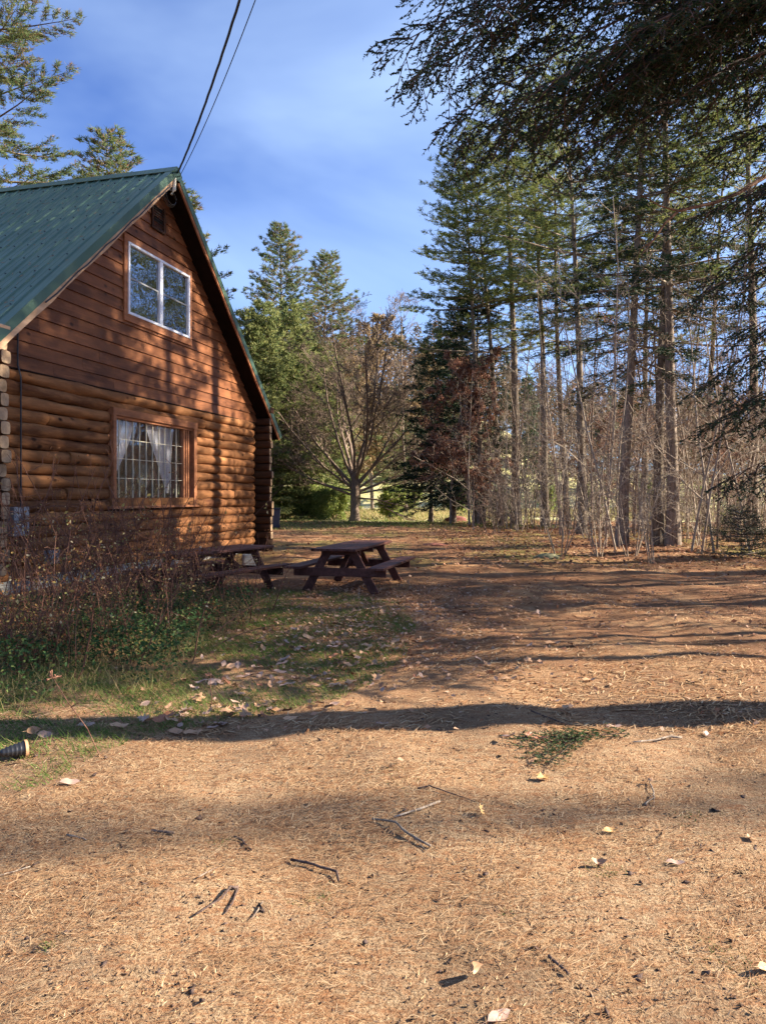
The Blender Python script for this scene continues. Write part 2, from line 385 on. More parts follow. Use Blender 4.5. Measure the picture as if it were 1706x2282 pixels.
def joinm(parts):
    Vs, Fs, o = [], [], 0
    for V, Fc in parts:
        Vs.append(V); Fs.append(Fc + o); o += len(V)
    return np.concatenate(Vs), np.concatenate(Fs)

# ------------------------------------------------------------------ the ground
def grid(xs, ys, zoff=0):
    X, Y = np.meshgrid(xs, ys); Z = gz(X, Y) + zoff
    V = np.stack([X.ravel(), Y.ravel(), Z.ravel()], 1); nx = len(xs); ny = len(ys)
    i = np.arange(nx - 1)[None, :] + (np.arange(ny - 1) * nx)[:, None]
    return V, np.stack([i, i + 1, i + nx + 1, i + nx], -1).reshape(-1, 4)
xs = np.unique(np.concatenate([np.linspace(-700, -40, 16), np.linspace(-40, -6, 40), np.linspace(-6, 7, 131), np.linspace(7, 45, 44), np.linspace(45, 700, 16)]))
ys = np.unique(np.concatenate([np.linspace(-60, 1, 20), np.linspace(1, 10, 121), np.linspace(10, 30, 90), np.linspace(30, 160, 100), np.linspace(160, 900, 14)]))
V, Fc = grid(xs, ys)
near = (V[:, 1] < 11) & (V[:, 1] > 0.5) & (np.abs(V[:, 0]) < 7)
V[near, 2] += rng.normal(0, 0.0035, near.sum())
ground = link('ground', fastmesh('ground', V, Fc, M['ground'], smooth=True)); tag(ground, kind='structure')

# ------------------------------------------------------------------ the cabin
TH = R(14.5)
UX, UY = math.sin(TH), math.cos(TH)            # direction of the gable wall, away from the camera
C0 = (-3.632, 21.553)                          # far corner of the gable wall
RZ = math.atan2(UY, UX)
cabin = empty('log_cabin', (C0[0], C0[1], 0), RZ, 'log cabin with green metal roof and reddish board gable', 'cabin')
def sw(px, off=0.0):
    k = (px - CX) / F; cx_ = C0[0] + off * UY; cy_ = C0[1] - off * UX
    return (cx_ - k * cy_) / (UX - k * UY)
# local frame: X = -s (s metres from the far corner), Y < 0 outside, Z up
SR, ZR, PITCH = 5.36, 8.80, 0.905              # ridge position, ridge height, slope
def zroof(s): return ZR - PITCH * abs(s - SR)
OV = 0.44                                       # rake overhang
WZ0, WZ1, LH = 0.22, 3.70, 0.2175
WIN = (3.86, 7.18, 1.36, 3.32)                 # lower window incl. trim: s0, s1, z0, z1
UW = (4.11, 6.60, 5.33, 6.82)

def log_mesh(x0, x1, zc, r, seed, mt, a0=-100, a1=100, kx=None, ang=12):
    rg = np.random.default_rng(seed); L_ = x1 - x0; n = kx or max(4, int(L_ / 0.17))
    X = np.linspace(x0, x1, n + 1); ph = rg.uniform(0, 6, 6)
    V = []; 
    for x in X:
        dr = 0.008 * math.sin(x * 2.1 + ph[0]) + 0.006 * math.sin(x * 5.3 + ph[1]); dy = 0.014 * math.sin(x * 1.1 + ph[2]); dz = 0.006 * math.sin(x * 1.4 + ph[3])
        for q in range(ang + 1):
            t = R(a0 + (a1 - a0) * q / ang)
            rr = r + dr + 0.006 * math.sin(3 * t + x * 3 + ph[4]) + 0.004 * math.sin(5 * t + x * 9 + ph[5]) + rg.normal(0, 0.0022)
            V.append((x, 0.03 + dy - rr * 1.02 * math.cos(t), zc + dz + rr * math.sin(t) * 0.985))
    k = ang + 1; fs = []
    for i in range(n):
        for q in range(ang): fs.append((i * k + q, (i + 1) * k + q, (i + 1) * k + q + 1, i * k + q + 1))
    fs.append(tuple(range(k))); fs.append(tuple(n * k + q for q in range(k - 1, -1, -1)))
    me = bpy.data.meshes.new('log'); me.from_pydata(V, [], fs); me.update()
    for p in me.polygons: p.use_smooth = len(p.vertices) == 4
    me.materials.append(mt); return me
nco = 16
for kk in range(nco):
    zc = WZ0 + LH * (kk + 0.5); r = LH * 0.53
    spans = [(0.42, 10.34)]  # logs stop short; dark wall strip at the far corner stands in for shadow
    if WIN[2] - 0.05 < zc < WIN[3] + 0.02: spans = [(0.42, WIN[0] + 0.02), (WIN[1] - 0.02, 10.34)]
    out = []
    for s0, s1 in spans:
        if s1 - s0 > 5:
            c_ = random.uniform(s0 + 2.5, s1 - 1.5); out += [(s0, c_ - 0.004), (c_ + 0.004, s1)]
        elif s1 - s0 > 2.8 and kk % 3 == 0:
            c_ = random.uniform(s0 + 1, s1 - 1); out += [(s0, c_ - 0.004), (c_ + 0.004, s1)]
        else: out.append((s0, s1))
    for j, (s0, s1) in enumerate(out):
        link('log', log_mesh(-s1, -s0, zc, r + random.uniform(-0.004, 0.006), kk * 7 + j, M['log']), cabin)
# crossing log ends that stick out at both corners
for s_, key in ((0.12, 0), (10.44, 1)):
    top = 16 if key == 0 else 17
    for kk in range(top):
        zc = WZ0 + LH * (kk + 1.0) + 0.03
        if key == 0 and kk == 0: pass
        mb = MB(); yo = -0.46 + random.uniform(-0.05, 0.03); rr = 0.125 + random.uniform(-0.012, 0.012)
        NA = 16; yy = (0.35, 0.1, -0.1, -0.25, yo + 0.025, yo); ii = len(mb.v)
        for y_, q_ in zip(yy, (1, 1, 1.01, .99, 1, .90)):
            for a_ in range(NA):
                t_ = 2 * math.pi * a_ / NA; ca, sa = math.cos(t_), math.sin(t_)
                k_ = (abs(ca) ** 5 + abs(sa) ** 5) ** (-1 / 5)
                mb.v.append((-s_ + ca * k_ * rr * q_, y_ + (0.02 * ca if y_ == yo else 0), zc + sa * k_ * LH * 0.497 * q_))
        for j_ in range(5):
            for a_ in range(NA): mb.f.append((ii + j_ * NA + a_, ii + j_ * NA + (a_ + 1) % NA, ii + (j_ + 1) * NA + (a_ + 1) % NA, ii + (j_ + 1) * NA + a_))
        mb.f.append(tuple(ii + a_ for a_ in range(NA))); mb.f.append(tuple(ii + 5 * NA + a_ for a_ in range(NA - 1, -1, -1)))
        me = mb.mesh('corner_log', M['wingwood_shaded'], False)
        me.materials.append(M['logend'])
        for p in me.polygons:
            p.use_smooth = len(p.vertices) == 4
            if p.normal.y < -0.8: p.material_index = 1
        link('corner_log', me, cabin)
# beam ends on top of the corners
MB().box(-0.26, 0.0, -0.50, 0.3, 3.98, 4.14).build('corner_block', M['wingwood_shaded'], cabin, bevel=0.008)
MB().box(-10.56, -10.32, -0.48, 0.3, 4.16, 4.22).build('corner_block', M['fascia'], cabin, bevel=0.008)
MB().box(-0.33, 0.05, -0.44, 0.2, -0.1, 0.37).build('corner_pier', M['darkwood'], cabin)
# foundation and hidden walls
MB().box(-10.5, -0.0, -0.02, 0.2, -0.4, 0.215).build('foundation', M['concrete'], cabin)
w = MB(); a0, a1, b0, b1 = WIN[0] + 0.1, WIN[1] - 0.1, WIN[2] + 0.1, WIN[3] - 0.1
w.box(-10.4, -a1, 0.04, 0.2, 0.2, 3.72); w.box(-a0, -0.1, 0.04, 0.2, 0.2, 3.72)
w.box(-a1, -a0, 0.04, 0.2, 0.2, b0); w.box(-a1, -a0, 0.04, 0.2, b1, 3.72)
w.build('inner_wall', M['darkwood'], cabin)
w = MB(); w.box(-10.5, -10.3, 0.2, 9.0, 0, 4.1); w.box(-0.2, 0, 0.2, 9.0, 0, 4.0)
w.build('side_wall', M['wingwood_shaded'], cabin)
w = MB(); w.prism([(-10.5, 0), (0, 0), (0, 3.8), (-SR, zroof(SR) - 0.2), (-10.5, 3.9)], 8.9, 9.0); w.build('back_wall', M['wingwood_shaded'], cabin)
w = MB(); w.prism([(-10.4, 3.7), (-0.1, 3.7), (-SR, zroof(SR) - 0.25)], 0.0, 0.08); w.build('gable_backing', M['darkwood'], cabin)
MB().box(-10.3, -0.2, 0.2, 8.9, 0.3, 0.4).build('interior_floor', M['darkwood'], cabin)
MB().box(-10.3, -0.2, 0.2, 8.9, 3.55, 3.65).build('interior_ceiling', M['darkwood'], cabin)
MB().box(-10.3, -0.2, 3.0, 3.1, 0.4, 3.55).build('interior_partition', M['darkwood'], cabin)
# siding boards
BH = 0.236; zb = WZ1 + 0.005; kk = 0
under = 0.24
def slim(z):   # s limits below the roof at height z
    h = (ZR - under - z) / PITCH
    return SR - h, SR + h
while zb < ZR - under - 0.06:
    zt = zb + BH - 0.004
    l0, r0 = slim(zb); l1, r1 = slim(min(zt, ZR - under - 0.01))
    l0 = max(l0, 0.18); r0 = min(r0, 10.42); l1 = max(l1, 0.18); r1 = min(r1, 10.42)
    zt_ = min(zt, ZR - under - 0.01)
    cuts = [l0]; s = l0 + random.uniform(0.8, 3.2)
    while s < r0 - 0.7: cuts.append(s); s += random.uniform(1.4, 3.9)
    cuts.append(r0)
    hole = zb > UW[2] - 0.05 and zt < UW[3] + 0.1
    for i in range(len(cuts) - 1):
        A, B = cuts[i], cuts[i + 1]
        pcs = [(A, B)]
        if hole:
            pcs = []
            if A < UW[0] - 0.05: pcs.append((A, min(B, UW[0] - 0.05)))
            if B > UW[1] + 0.05: pcs.append((max(A, UW[1] + 0.05), B))
        for (p, q) in pcs:
            if q - p < 0.05: continue
            pt = max(p + 0.0015, l1) if True else p; qt = min(q - 0.0015, r1)
            p_ = p + 0.0015; q_ = q - 0.0015
            if qt <= pt + 0.01: pt = qt = (max(min(p_, qt), l1) + min(max(q_, pt), r1)) / 2; pt -= .005; qt += .005
            yb, yt = -0.048 - random.uniform(0, 0.003), -0.022
            V = [(-q_, yb, zb), (-p_, yb, zb), (-pt, yt, zt_), (-qt, yt, zt_), (-q_, 0.0, zb), (-p_, 0.0, zb), (-pt, 0.0, zt_), (-qt, 0.0, zt_)]
            fs = [(0, 1, 2, 3), (5, 4, 7, 6), (0, 4, 5, 1), (3, 2, 6, 7), (0, 3, 7, 4), (1, 5, 6, 2)]
            me = bpy.data.meshes.new('siding_board'); me.from_pydata(V, [], fs); me.update(); me.materials.append(M['siding'])
            link('siding_board', me, cabin)
    zb += BH; kk += 1
MB().box(-10.42, -0.18, -0.06, 0.0, WZ1 - 0.02, WZ1 + 0.004).build('drip_strip', M['darkwood'], cabin)

# upper window
def frame_piece(name, parent, x0, x1, y0, y1, z0, z1, mt, bv=0.004):
    return MB().box(x0, x1, y0, y1, z0, z1).build(name, mt, parent, bevel=bv)
def child_empty(name, parent): 
    o = bpy.data.objects.new(name, None); COL.objects.link(o); o.parent = parent; o.empty_display_size = .1; return o
s0, s1, z0, z1 = UW
uw = frame_piece('window', cabin, -s1, -s0, -0.01, 0.0, z0, z1, M['darkwood'], 0)
uw['label'] = 'white framed double window in the reddish gable'
t = 0.12
frame_piece('trim_board', uw, -s1 - t, -s0 + t, -0.075, -0.03, z1, z1 + t + 0.02, M['trim'])
frame_piece('trim_board', uw, -s1 - t, -s0 + t, -0.075, -0.03, z0 - t - 0.03, z0, M['trim'])
frame_piece('trim_board', uw, -s1 - t, -s1, -0.073, -0.03, z0, z1, M['trim'])
frame_piece('trim_board', uw, -s0, -s0 + t, -0.073, -0.03, z0, z1, M['trim'])
fw = 0.055
for (x0, x1, zz0, zz1) in ((-s1, -s0, z1 - fw, z1), (-s1, -s0, z0, z0 + fw), (-s1, -s1 + fw, z0 + fw, z1 - fw), (-s0 - fw, -s0, z0 + fw, z1 - fw), (-(s0 + s1) / 2 - 0.06, -(s0 + s1) / 2 + 0.06, z0 + fw, z1 - fw)):
    frame_piece('frame', uw, x0, x1, -0.095, -0.02, zz0, zz1, M['white'])
sm_ = (s0 + s1) / 2; zm = (z0 + z1) / 2 + 0.02
for (xa, xb) in ((-s1 + fw, -sm_ - 0.06), (-sm_ + 0.06, -s0 - fw)):
    frame_piece('meeting_rail', uw, xa, xb, -0.06, -0.03, zm - 0.018, zm + 0.018, M['box'])
    frame_piece('pane', uw, xa, xb, -0.045, -0.041, zm + 0.018, z1 - fw, M['glass_wavy'], 0)
    frame_piece('pane', uw, xa, xb, -0.050, -0.046, z0 + fw, zm - 0.018, M['glass_wavy'], 0)
    frame_piece('sash', uw, xb - 0.05, xb, -0.058, -0.03, z0 + fw, zm - 0.018, M['box'], 0)

# lower window
s0, s1, z0, z1 = WIN
lw = frame_piece('window', cabin, -s1 + 0.02, -s0 - 0.02, -0.10, 0.03, z1 - 0.17, z1 - 0.12, M['trim'], 0.003)
lw['label'] = 'large ground floor window with pale glazing bars and tied curtains'
frame_piece('trim_board', lw, -s1 - 0.02, -s0 + 0.02, -0.15, 0.04, z1 - 0.12, z1 + 0.03, M['trim'])
frame_piece('trim_board', lw, -s1, -s1 + 0.10, -0.14, 0.04, z0 + 0.2, z1 - 0.12, M['trim'])
frame_piece('trim_board', lw, -s0 - 0.13, -s0, -0.14, 0.04, z0 + 0.02, z1 - 0.12, M['trim'])
frame_piece('sill_board', lw, -s1 - 0.02, -s0 - 0.13, -0.12, 0.04, z0 + 0.03, z0 + 0.2, M['log'])
frame_piece('sill', lw, -s1 - 0.05, -s0 + 0.05, -0.17, 0.04, z0 - 0.02, z0 + 0.03, M['trim'])
gx0, gx1 = -s1 + 0.10, -(s0 + 0.50); gz0, gz1 = z0 + 0.2, z1 - 0.17
for xx, ww_ in ((gx1, 0.05), (gx1 + 0.11, 0.04), (gx1 + 0.2, 0.05)):
    frame_piece('frame', lw, xx, xx + ww_, -0.07, 0.02, gz0, gz1, M['trim'], 0.003)
frame_piece('frame', lw, gx1 + 0.05, -s0 - 0.13, 0.0, 0.02, gz0, gz1, M['darkwood'], 0)
nx_, nz_ = 11, 4
wx, wz = (gx1 - gx0) / nx_, (gz1 - gz0) / nz_
pm = MB().box(0.005, wx - 0.005, -0.003, 0.003, 0.005, wz - 0.005).mesh('pane', M['glass'])
for i in range(nx_):
    for j in range(nz_):
        o = link('pane', pm, lw); o.location = (gx0 + wx * i, -0.01, gz0 + wz * j)
        o.rotation_euler = (R(random.uniform(-.5, .5)), 0, R(random.uniform(-.5, .5)))
vb = MB().box(-0.0055, 0.0055, -0.024, 0.0, gz0, gz1).mesh('glazing_bar', M['bar'])
for i in range(1, nx_): link('glazing_bar', vb, lw).location = (gx0 + wx * i, 0, 0)
hb = MB().box(gx0, gx1, -0.02, 0.002, -0.005, 0.005).mesh('glazing_bar', M['bar'])
for j in range(1, nz_): link('glazing_bar', hb, lw).location = (0, 0, gz0 + wz * j)
def curtain(xa_t, xb_t, prof):
    """prof: list of (z, xa, xb)"""
    V = []; n = 22
    for (z, xa, xb) in prof:
        for i in range(n + 1):
            u = i / n; V.append((xa + (xb - xa) * u, 0.09 + 0.025 * math.sin(u * 26) * (0.5 + 0.5 * (xb - xa)), z))
    fs = [(a * (n + 1) + i, a * (n + 1) + i + 1, (a + 1) * (n + 1) + i + 1, (a + 1) * (n + 1) + i) for a in range(len(prof) - 1) for i in range(n)]
    me = bpy.data.meshes.new('curtain'); me.from_pydata(V, [], fs); me.update(); me.materials.append(M['cloth'])
    for p in me.polygons: p.use_smooth = True
    link('curtain', me, lw)
curtain(0, 0, [(gz1, gx0, gx0 + 0.95), (gz1 - 0.4, gx0, gx0 + 0.82), (gz1 - 0.8, gx0, gx0 + 0.55), (gz1 - 1.1, gx0, gx0 + 0.30), (gz0 + 0.12, gx0, gx0 + 0.08)])
curtain(0, 0, [(gz1, gx1 - 1.35, gx1 - 0.15), (gz1 - 0.35, gx1 - 1.18, gx1 - 0.22), (gz1 - 0.7, gx1 - 0.95, gx1 - 0.27), (gz1 - 1.05, gx1 - 0.75, gx1 - 0.32), (gz0 + 0.10, gx1 - 0.50, gx1 - 0.42)])

# gable vent
s0, s1, z0, z1 = 5.17, 5.70, 7.42, 8.0
vt = frame_piece('gable_vent', cabin, -s1, -s0, -0.03, 0.0, z0, z1, M['black'], 0)
frame_piece('frame', vt, -s1, -s1 + 0.06, -0.08, -0.03, z0, z1, M['wingwood_shaded']); frame_piece('frame', vt, -s0 - 0.06, -s0, -0.08, -0.03, z0, z1, M['wingwood_shaded'])
frame_piece('frame', vt, -s1 + 0.06, -s0 - 0.06, -0.08, -0.03, z0, z0 + 0.05, M['wingwood_shaded'])
sl = MB().box(-s1 + 0.06, -s0 - 0.06, 0, 0.004, 0, 0.04).mesh('slat', M['cable'])
for i in range(9):
    o = link('slat', sl, vt); o.location = (0, -0.07, z0 + 0.07 + i * 0.055); o.rotation_euler = (R(-35), 0, 0)

# roof
roof = child_empty('roof', cabin)
YL = 9.4
ang = math.atan(PITCH)
def roof_pt(side, dist, y, h):
    """dist down the slope from ridge, h above the roof plane"""
    s = SR + side * (dist * math.cos(ang) + h * math.sin(ang)); z = ZR - 0.03 - dist * math.sin(ang) + h * math.cos(ang)
    return (-s, y, z)
SL = {1: 5.75 / math.cos(ang), -1: 5.98 / math.cos(ang)}
prof = []
for i in range(3):
    b_ = i * 0.305
    prof += [(b_, 0), (b_ + 0.10, 0.0), (b_ + 0.105, 0.005), (b_ + 0.125, 0.005), (b_ + 0.13, 0), (b_ + 0.235, 0), (b_ + 0.252, 0.024), (b_ + 0.280, 0.024), (b_ + 0.297, 0)]
prof.append((0.915, 0))
for side in (1, -1):
    y = -OV
    i = 0
    while y < YL - OV:
        V = []; fs = []; n = len(prof); nd = 10
        for d_ in range(nd + 1):
            dd = SL[side] * d_ / nd
            for (py_, ph_) in prof:
                V.append(roof_pt(side, dd, y + py_, ph_ + 0.012 + 0.003 * math.sin(dd * 2.3 + i) * (1 if 0.01 < ph_ else 0.4)))
        for d_ in range(nd):
            for j in range(n - 1): fs.append((d_ * n + j, d_ * n + j + 1, (d_ + 1) * n + j + 1, (d_ + 1) * n + j))
        me = bpy.data.meshes.new('roof_panel'); me.from_pydata(V, [], fs); me.update(); me.materials.append(M['roof'])
        link('roof_panel', me, roof)
        y += 0.915; i += 1
    # sheathing (with the soffit as its underside)
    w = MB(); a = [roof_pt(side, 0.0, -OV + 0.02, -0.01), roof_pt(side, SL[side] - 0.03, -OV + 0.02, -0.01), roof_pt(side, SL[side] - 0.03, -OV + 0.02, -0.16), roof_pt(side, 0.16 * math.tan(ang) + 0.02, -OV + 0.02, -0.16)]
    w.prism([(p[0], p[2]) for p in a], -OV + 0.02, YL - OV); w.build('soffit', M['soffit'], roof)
    # rake flashing: cap strip and vertical flange
    w = MB(); q = [roof_pt(side, 0, 0, 0.045), roof_pt(side, SL[side], 0, 0.045), roof_pt(side, SL[side], 0, 0.036), roof_pt(side, 0.0, 0, 0.036)]
    w.prism([(p[0], p[2]) for p in q], -OV - 0.03, -OV + 0.13)
    q = [roof_pt(side, 0, 0, 0.045), roof_pt(side, SL[side], 0, 0.045), roof_pt(side, SL[side], 0, -0.11), roof_pt(side, 0.11 * math.tan(ang), 0, -0.11)]
    w.prism([(p[0], p[2]) for p in q], -OV - 0.036, -OV - 0.028); w.build('rake_flashing', M['roof'], roof)
    # fascia boards, slightly wavy
    n = 14; V = []
    for i in range(n + 1):
        dd = 0.25 + (SL[side] - 0.28) * i / n; wv = 0.012 * math.sin(i * 1.7) + 0.008 * math.sin(i * 3.1)
        for (hh_, yy) in ((-0.06, -OV - 0.022), ((-0.215 if side > 0 else -0.175) + wv, -OV - 0.022), ((-0.215 if side > 0 else -0.175) + wv, -OV + 0.012), (-0.06, -OV + 0.012)):
            V.append(roof_pt(side, dd, yy, hh_))
    fs = [(i * 4 + j, i * 4 + (j + 1) % 4, (i + 1) * 4 + (j + 1) % 4, (i + 1) * 4 + j) for i in range(n) for j in range(4)] + [(0, 1, 2, 3), (n * 4 + 3, n * 4 + 2, n * 4 + 1, n * 4)]
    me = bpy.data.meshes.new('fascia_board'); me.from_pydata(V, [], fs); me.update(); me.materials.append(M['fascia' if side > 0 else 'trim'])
    link('fascia_board', me, roof)
w = MB()
for side in (1, -1):
    q = [roof_pt(side, -0.02, 0, 0.06), roof_pt(side, 0.22, 0, 0.052), roof_pt(side, 0.22, 0, 0.040), roof_pt(side, -0.02, 0, 0.045)]
    w.prism([(p[0], p[2]) for p in q], -OV - 0.05, YL - OV)
q = [(-SR, ZR + 0.03), (-SR - 0.20, ZR - 0.17), (-SR - 0.12, ZR - 0.27), (-SR + 0.12, ZR - 0.27), (-SR + 0.20, ZR - 0.17)]
w.prism(q, -OV - 0.046, -OV - 0.04); w.build('ridge_cap', M['roof'], roof)
scr = MB().box(-0.012, 0.012, -0.012, 0.012, 0, 0.012).mesh('screw', M['black'])
for d_ in np.arange(0.5, SL[1], 0.62):
    for k in range(18):
        p = roof_pt(1, d_, -OV + 0.045 + 0.305 * k + (0 if k else 0.03), 0.013)
        link('screw', scr, roof).location = p
lt_ = []
for q in range(420):
    d_ = SL[1] * random.random() ** .7; p = Vector(roof_pt(1, d_, random.uniform(-OV, 5.5), 0.017)); a_ = random.uniform(0, 6.28); l_ = random.uniform(.03, .09)
    e_ = Vector(roof_pt(1, d_ + l_ * math.cos(a_), p.y + l_ * math.sin(a_), 0.017)); lt_.append((p, e_))
V_, F_ = seg_mesh([tuple(a) for a, b_ in lt_], [tuple(b_) for a, b_ in lt_], [.004] * len(lt_), [.003] * len(lt_), 3)
o = link('fallen_needles', fastmesh('roof_needles', V_, F_, M['leaf_tan']), roof); o['kind'] = 'stuff'
# cable run, service head and meter box on the cabin
def wpt(s, y, z):
    v_ = Matrix.Rotation(RZ, 4, 'Z') @ Vector((-s, y, z)); return (v_.x + C0[0], v_.y + C0[1], v_.z)
pts = []
for i in range(15):
    s = SR + 0.35 + (9.55 - SR - 0.35) * i / 14; pts.append((-s, -OV - 0.05, zroof(s) - 0.235 - 0.02 * math.sin(i * 2.1)))
sx_ = sw(42.5, 0.05)
pts += [(-9.62, -0.2, zroof(9.62) - 0.42), (-sx_, -0.07, zroof(sx_) - 0.5)] if False else []
MB().tube(pts, 0.012, 6).build('cable', M['cable'], cabin)
sc_ = sw(43, 0.1)
MB().tube([(-sc_, -0.075, zroof(sc_) - 0.33), (-sc_, -0.075, 3.75), (-sc_, -0.135, 3.55), (-sc_, -0.135, 0.95)], 0.014, 6).build('conduit', M['cable'], cabin)
w = MB()
for q in range(3):
    cpt = [(-SR + 0.02 + (0.20 + 0.03 * q) * math.cos(t) , -OV + 0.12 + 0.03 * q, ZR - 0.62 + (0.15 + 0.02 * q) * math.sin(t)) for t in np.linspace(0.2 * q, 6.1, 16)]
    w.tube(cpt, 0.013, 5)
w.build('cable_coil', M['cable'], cabin)
w = MB().tube([(-SR - 0.12, -OV - 0.06, ZR - 0.28), (-SR - 0.16, -OV - 0.05, ZR - 0.55), (-SR - 0.22, -OV - 0.02, ZR - 0.66)], [0.02, 0.045, 0.03], 8)
w.build('cable_clamp', M['bar'], cabin)
sm_ = sw(36, 0.15)
bx = MB().box(-sm_ - 0.17, -sm_ + 0.17, -0.27, -0.10, 0.95, 1.42).build('meter_box', M['box'], cabin, bevel=0.01)
MB().tube([(-sm_, -0.27, 1.22), (-sm_, -0.33, 1.22)], 0.075, 12).build('meter_dial', M['glass'], bx)
sm_ = sw(110, 0.1)
MB().box(-sm_ - 0.13, -sm_ + 0.13, -0.22, -0.08, 0.42, 0.66).build('outlet_box', M['box'], cabin, bevel=0.01)

# service wires from the gable peak up and over the viewer
pk = Vector(wpt(SR, -OV - 0.05, ZR - 0.1))
def wire(name, px, z_end, d_end, r, label, p0, twist=False):
    e = Vector((at(px, d_end), d_end, zat(0, d_end)))
    dirv = e - p0; pts = []
    for i in range(41):
        t = i / 40 * 1.6; p = p0 + dirv * t; p.z -= 0.35 * 4 * (t / 1.6) * (1 - t / 1.6) - 0.35 * 4 * (1 / 1.6) * (1 - 1 / 1.6) * t
        if twist: p.x += 0.003 * math.sin(i * 2.4)
        pts.append(tuple(p))
    o = MB().tube(pts, r, 6).build(name, M['cable'], None, smooth=True)
    return tag(o, label, 'cable', 'overhead cables running to the gable peak')
wire('service_cable', 534, 0, 10.5, 0.021, 'thick twisted black cable rising from the cabin peak, left of the pair', pk, True)
wire('service_cable', 569, 0, 10.5, 0.008, 'thin straight black wire rising from the cabin peak, right of the pair', Vector(wpt(SR - 0.08, -OV - 0.04, ZR - 0.16)))

# ------------------------------------------------------------------ picnic tables
def plank(parent, name, x0, x1, y0, y1, z0, z1, T=None, mt=None):
    return MB().box(x0, x1, y0, y1, z0, z1, T).build(name, mt or M['table'], parent, bevel=0.005)
def picnic_table(loc, rz, label, LT=2.45, dz=0.0):
    t = empty('picnic_table', (loc[0], loc[1], gzf(*loc) + dz), rz, label, 'picnic table', 'picnic tables beside the cabin')
    wd = 0.76; npk = 5; pw = wd / npk
    for i in range(npk):
        e = random.uniform(-0.02, 0.02)
        plank(t, 'top_board', -LT / 2 + e, LT / 2 + e, -wd / 2 + i * pw + 0.004, -wd / 2 + (i + 1) * pw - 0.004, 0.712 + random.uniform(-.002, .002), 0.752)
    for sgn in (-1, 1):
        for j in range(2):
            ya = sgn * (0.56 + 0.145 * j); yb_ = ya + sgn * 0.138
            plank(t, 'seat_board', -LT / 2, LT / 2, min(ya, yb_), max(ya, yb_), 0.415, 0.455)
    for xe in (-LT / 2 + 0.38, LT / 2 - 0.38):
        sx2 = 1 if xe > 0 else -1
        for sgn in (-1, 1):
            # leg from (y .58 z 0) to (y .22 z .71)
            p0 = Vector((xe, sgn * 0.60, 0.0)); p1 = Vector((xe, sgn * 0.20, 0.712)); d = (p1 - p0); Ln = d.length
            a = math.atan2(d.y, d.z)
            T = Matrix.Translation(p0) @ Matrix.Rotation(-a, 4, 'X')
            plank(t, 'leg', -0.02, 0.02, -0.07, 0.07, -0.02, Ln, T)
        plank(t, 'seat_support', xe + sx2 * 0.021, xe + sx2 * 0.06, -0.80, 0.80, 0.275, 0.414)
        plank(t, 'top_support', xe - sx2 * 0.06, xe - sx2 * 0.021, -0.34, 0.34, 0.62, 0.711)
        p0 = Vector((xe - sx2 * 0.06, 0, 0.36)); p1 = Vector((xe - sx2 * 0.62, 0, 0.70)); d = p1 - p0
        T = Matrix.Translation(p0) @ Matrix.Rotation(math.atan2(d.x, d.z), 4, 'Y')
        plank(t, 'brace', -0.02, 0.02, -0.045, 0.045, 0, d.length, T)
    plank(t, 'centre_support', -0.02, 0.02, -0.34, 0.34, 0.62, 0.711)
    return t
picnic_table((-0.50, 13.10), RZ, 'dark red wooden picnic table in the open, right of the other one')
picnic_table((-2.80, 12.25), R(90 - 27), 'dark red wooden picnic table half hidden by brambles next to the cabin wall', 2.35)

# pale block behind the left table
o = MB().box(-0.16, 0.16, -0.12, 0.12, 0, 0.28).build('concrete_block', M['concrete'], None, bevel=0.02)
p = gp(556, 1262); o.location = (p[0], p[1], 0); o.rotation_euler = (0, 0, 0.3); tag(o, 'pale concrete block standing on the ground behind the left picnic table', 'block')

# wheeled bin beyond the cabin corner
p = (at(611, 37.5) , 37.5)
bn = empty('wheeled_bin', (p[0], p[1], gzf(*p)), 0.2, 'dark wheeled bin standing just past the far cabin corner', 'bin')
w = MB(); V = [(-.22, -.25, .06), (.22, -.25, .06), (.22, .25, .06), (-.22, .25, .06), (-.29, -.33, 1.0), (.29, -.33, 1.0), (.29, .35, 1.0), (-.29, .35, 1.0)]
w.v = V; w.f = [(0, 1, 2, 3), (4, 7, 6, 5), (0, 4, 5, 1), (1, 5, 6, 2), (2, 6, 7, 3), (3, 7, 4, 0)]
w.build('body', M['binblue'], bn, bevel=0.015)
MB().box(-.31, .31, -.36, .38, 1.002, 1.06).build('lid', M['black'], bn, bevel=0.02)
MB().tube([(-.28, .40, 1.0), (.28, .40, 1.0)], 0.018, 8).build('handle', M['black'], bn)
for sx2 in (-.27, .27): MB().tube([(sx2 - .03, .26, .12), (sx2 + .03, .26, .12)], 0.12, 14).build('wheel', M['black'], bn)

# ribbed black lamp body lying in the grass
p = gp(36, 1690)
lp = empty('garden_lamp', (p[0], p[1], gzf(*p) + 0.05), R(38), 'ribbed black plastic garden lamp lying on its side in grass', 'lamp'); lp.scale = (.66, .66, .66)
w = MB(); rr = []; pp = []
for i in range(18):
    u = i / 17; pp.append((-0.13 + 0.20 * u, 0, 0)); rr.append((0.028 + 0.045 * u ** 0.7) * (1.0 if i % 3 else 0.86))
w.tube(pp, rr, 20).build('ribbed_body', M['black'], lp, smooth=True)
MB().tube([(0.07, 0, 0), (0.095, 0, 0)], [0.080, 0.078], 24).build('rim', M['terracotta'], lp, smooth=False)
MB().tube([(-0.13, 0, 0), (-0.19, 0.01, -0.02)], [0.022, 0.012], 10).build('stem', M['stick_dark'], lp)

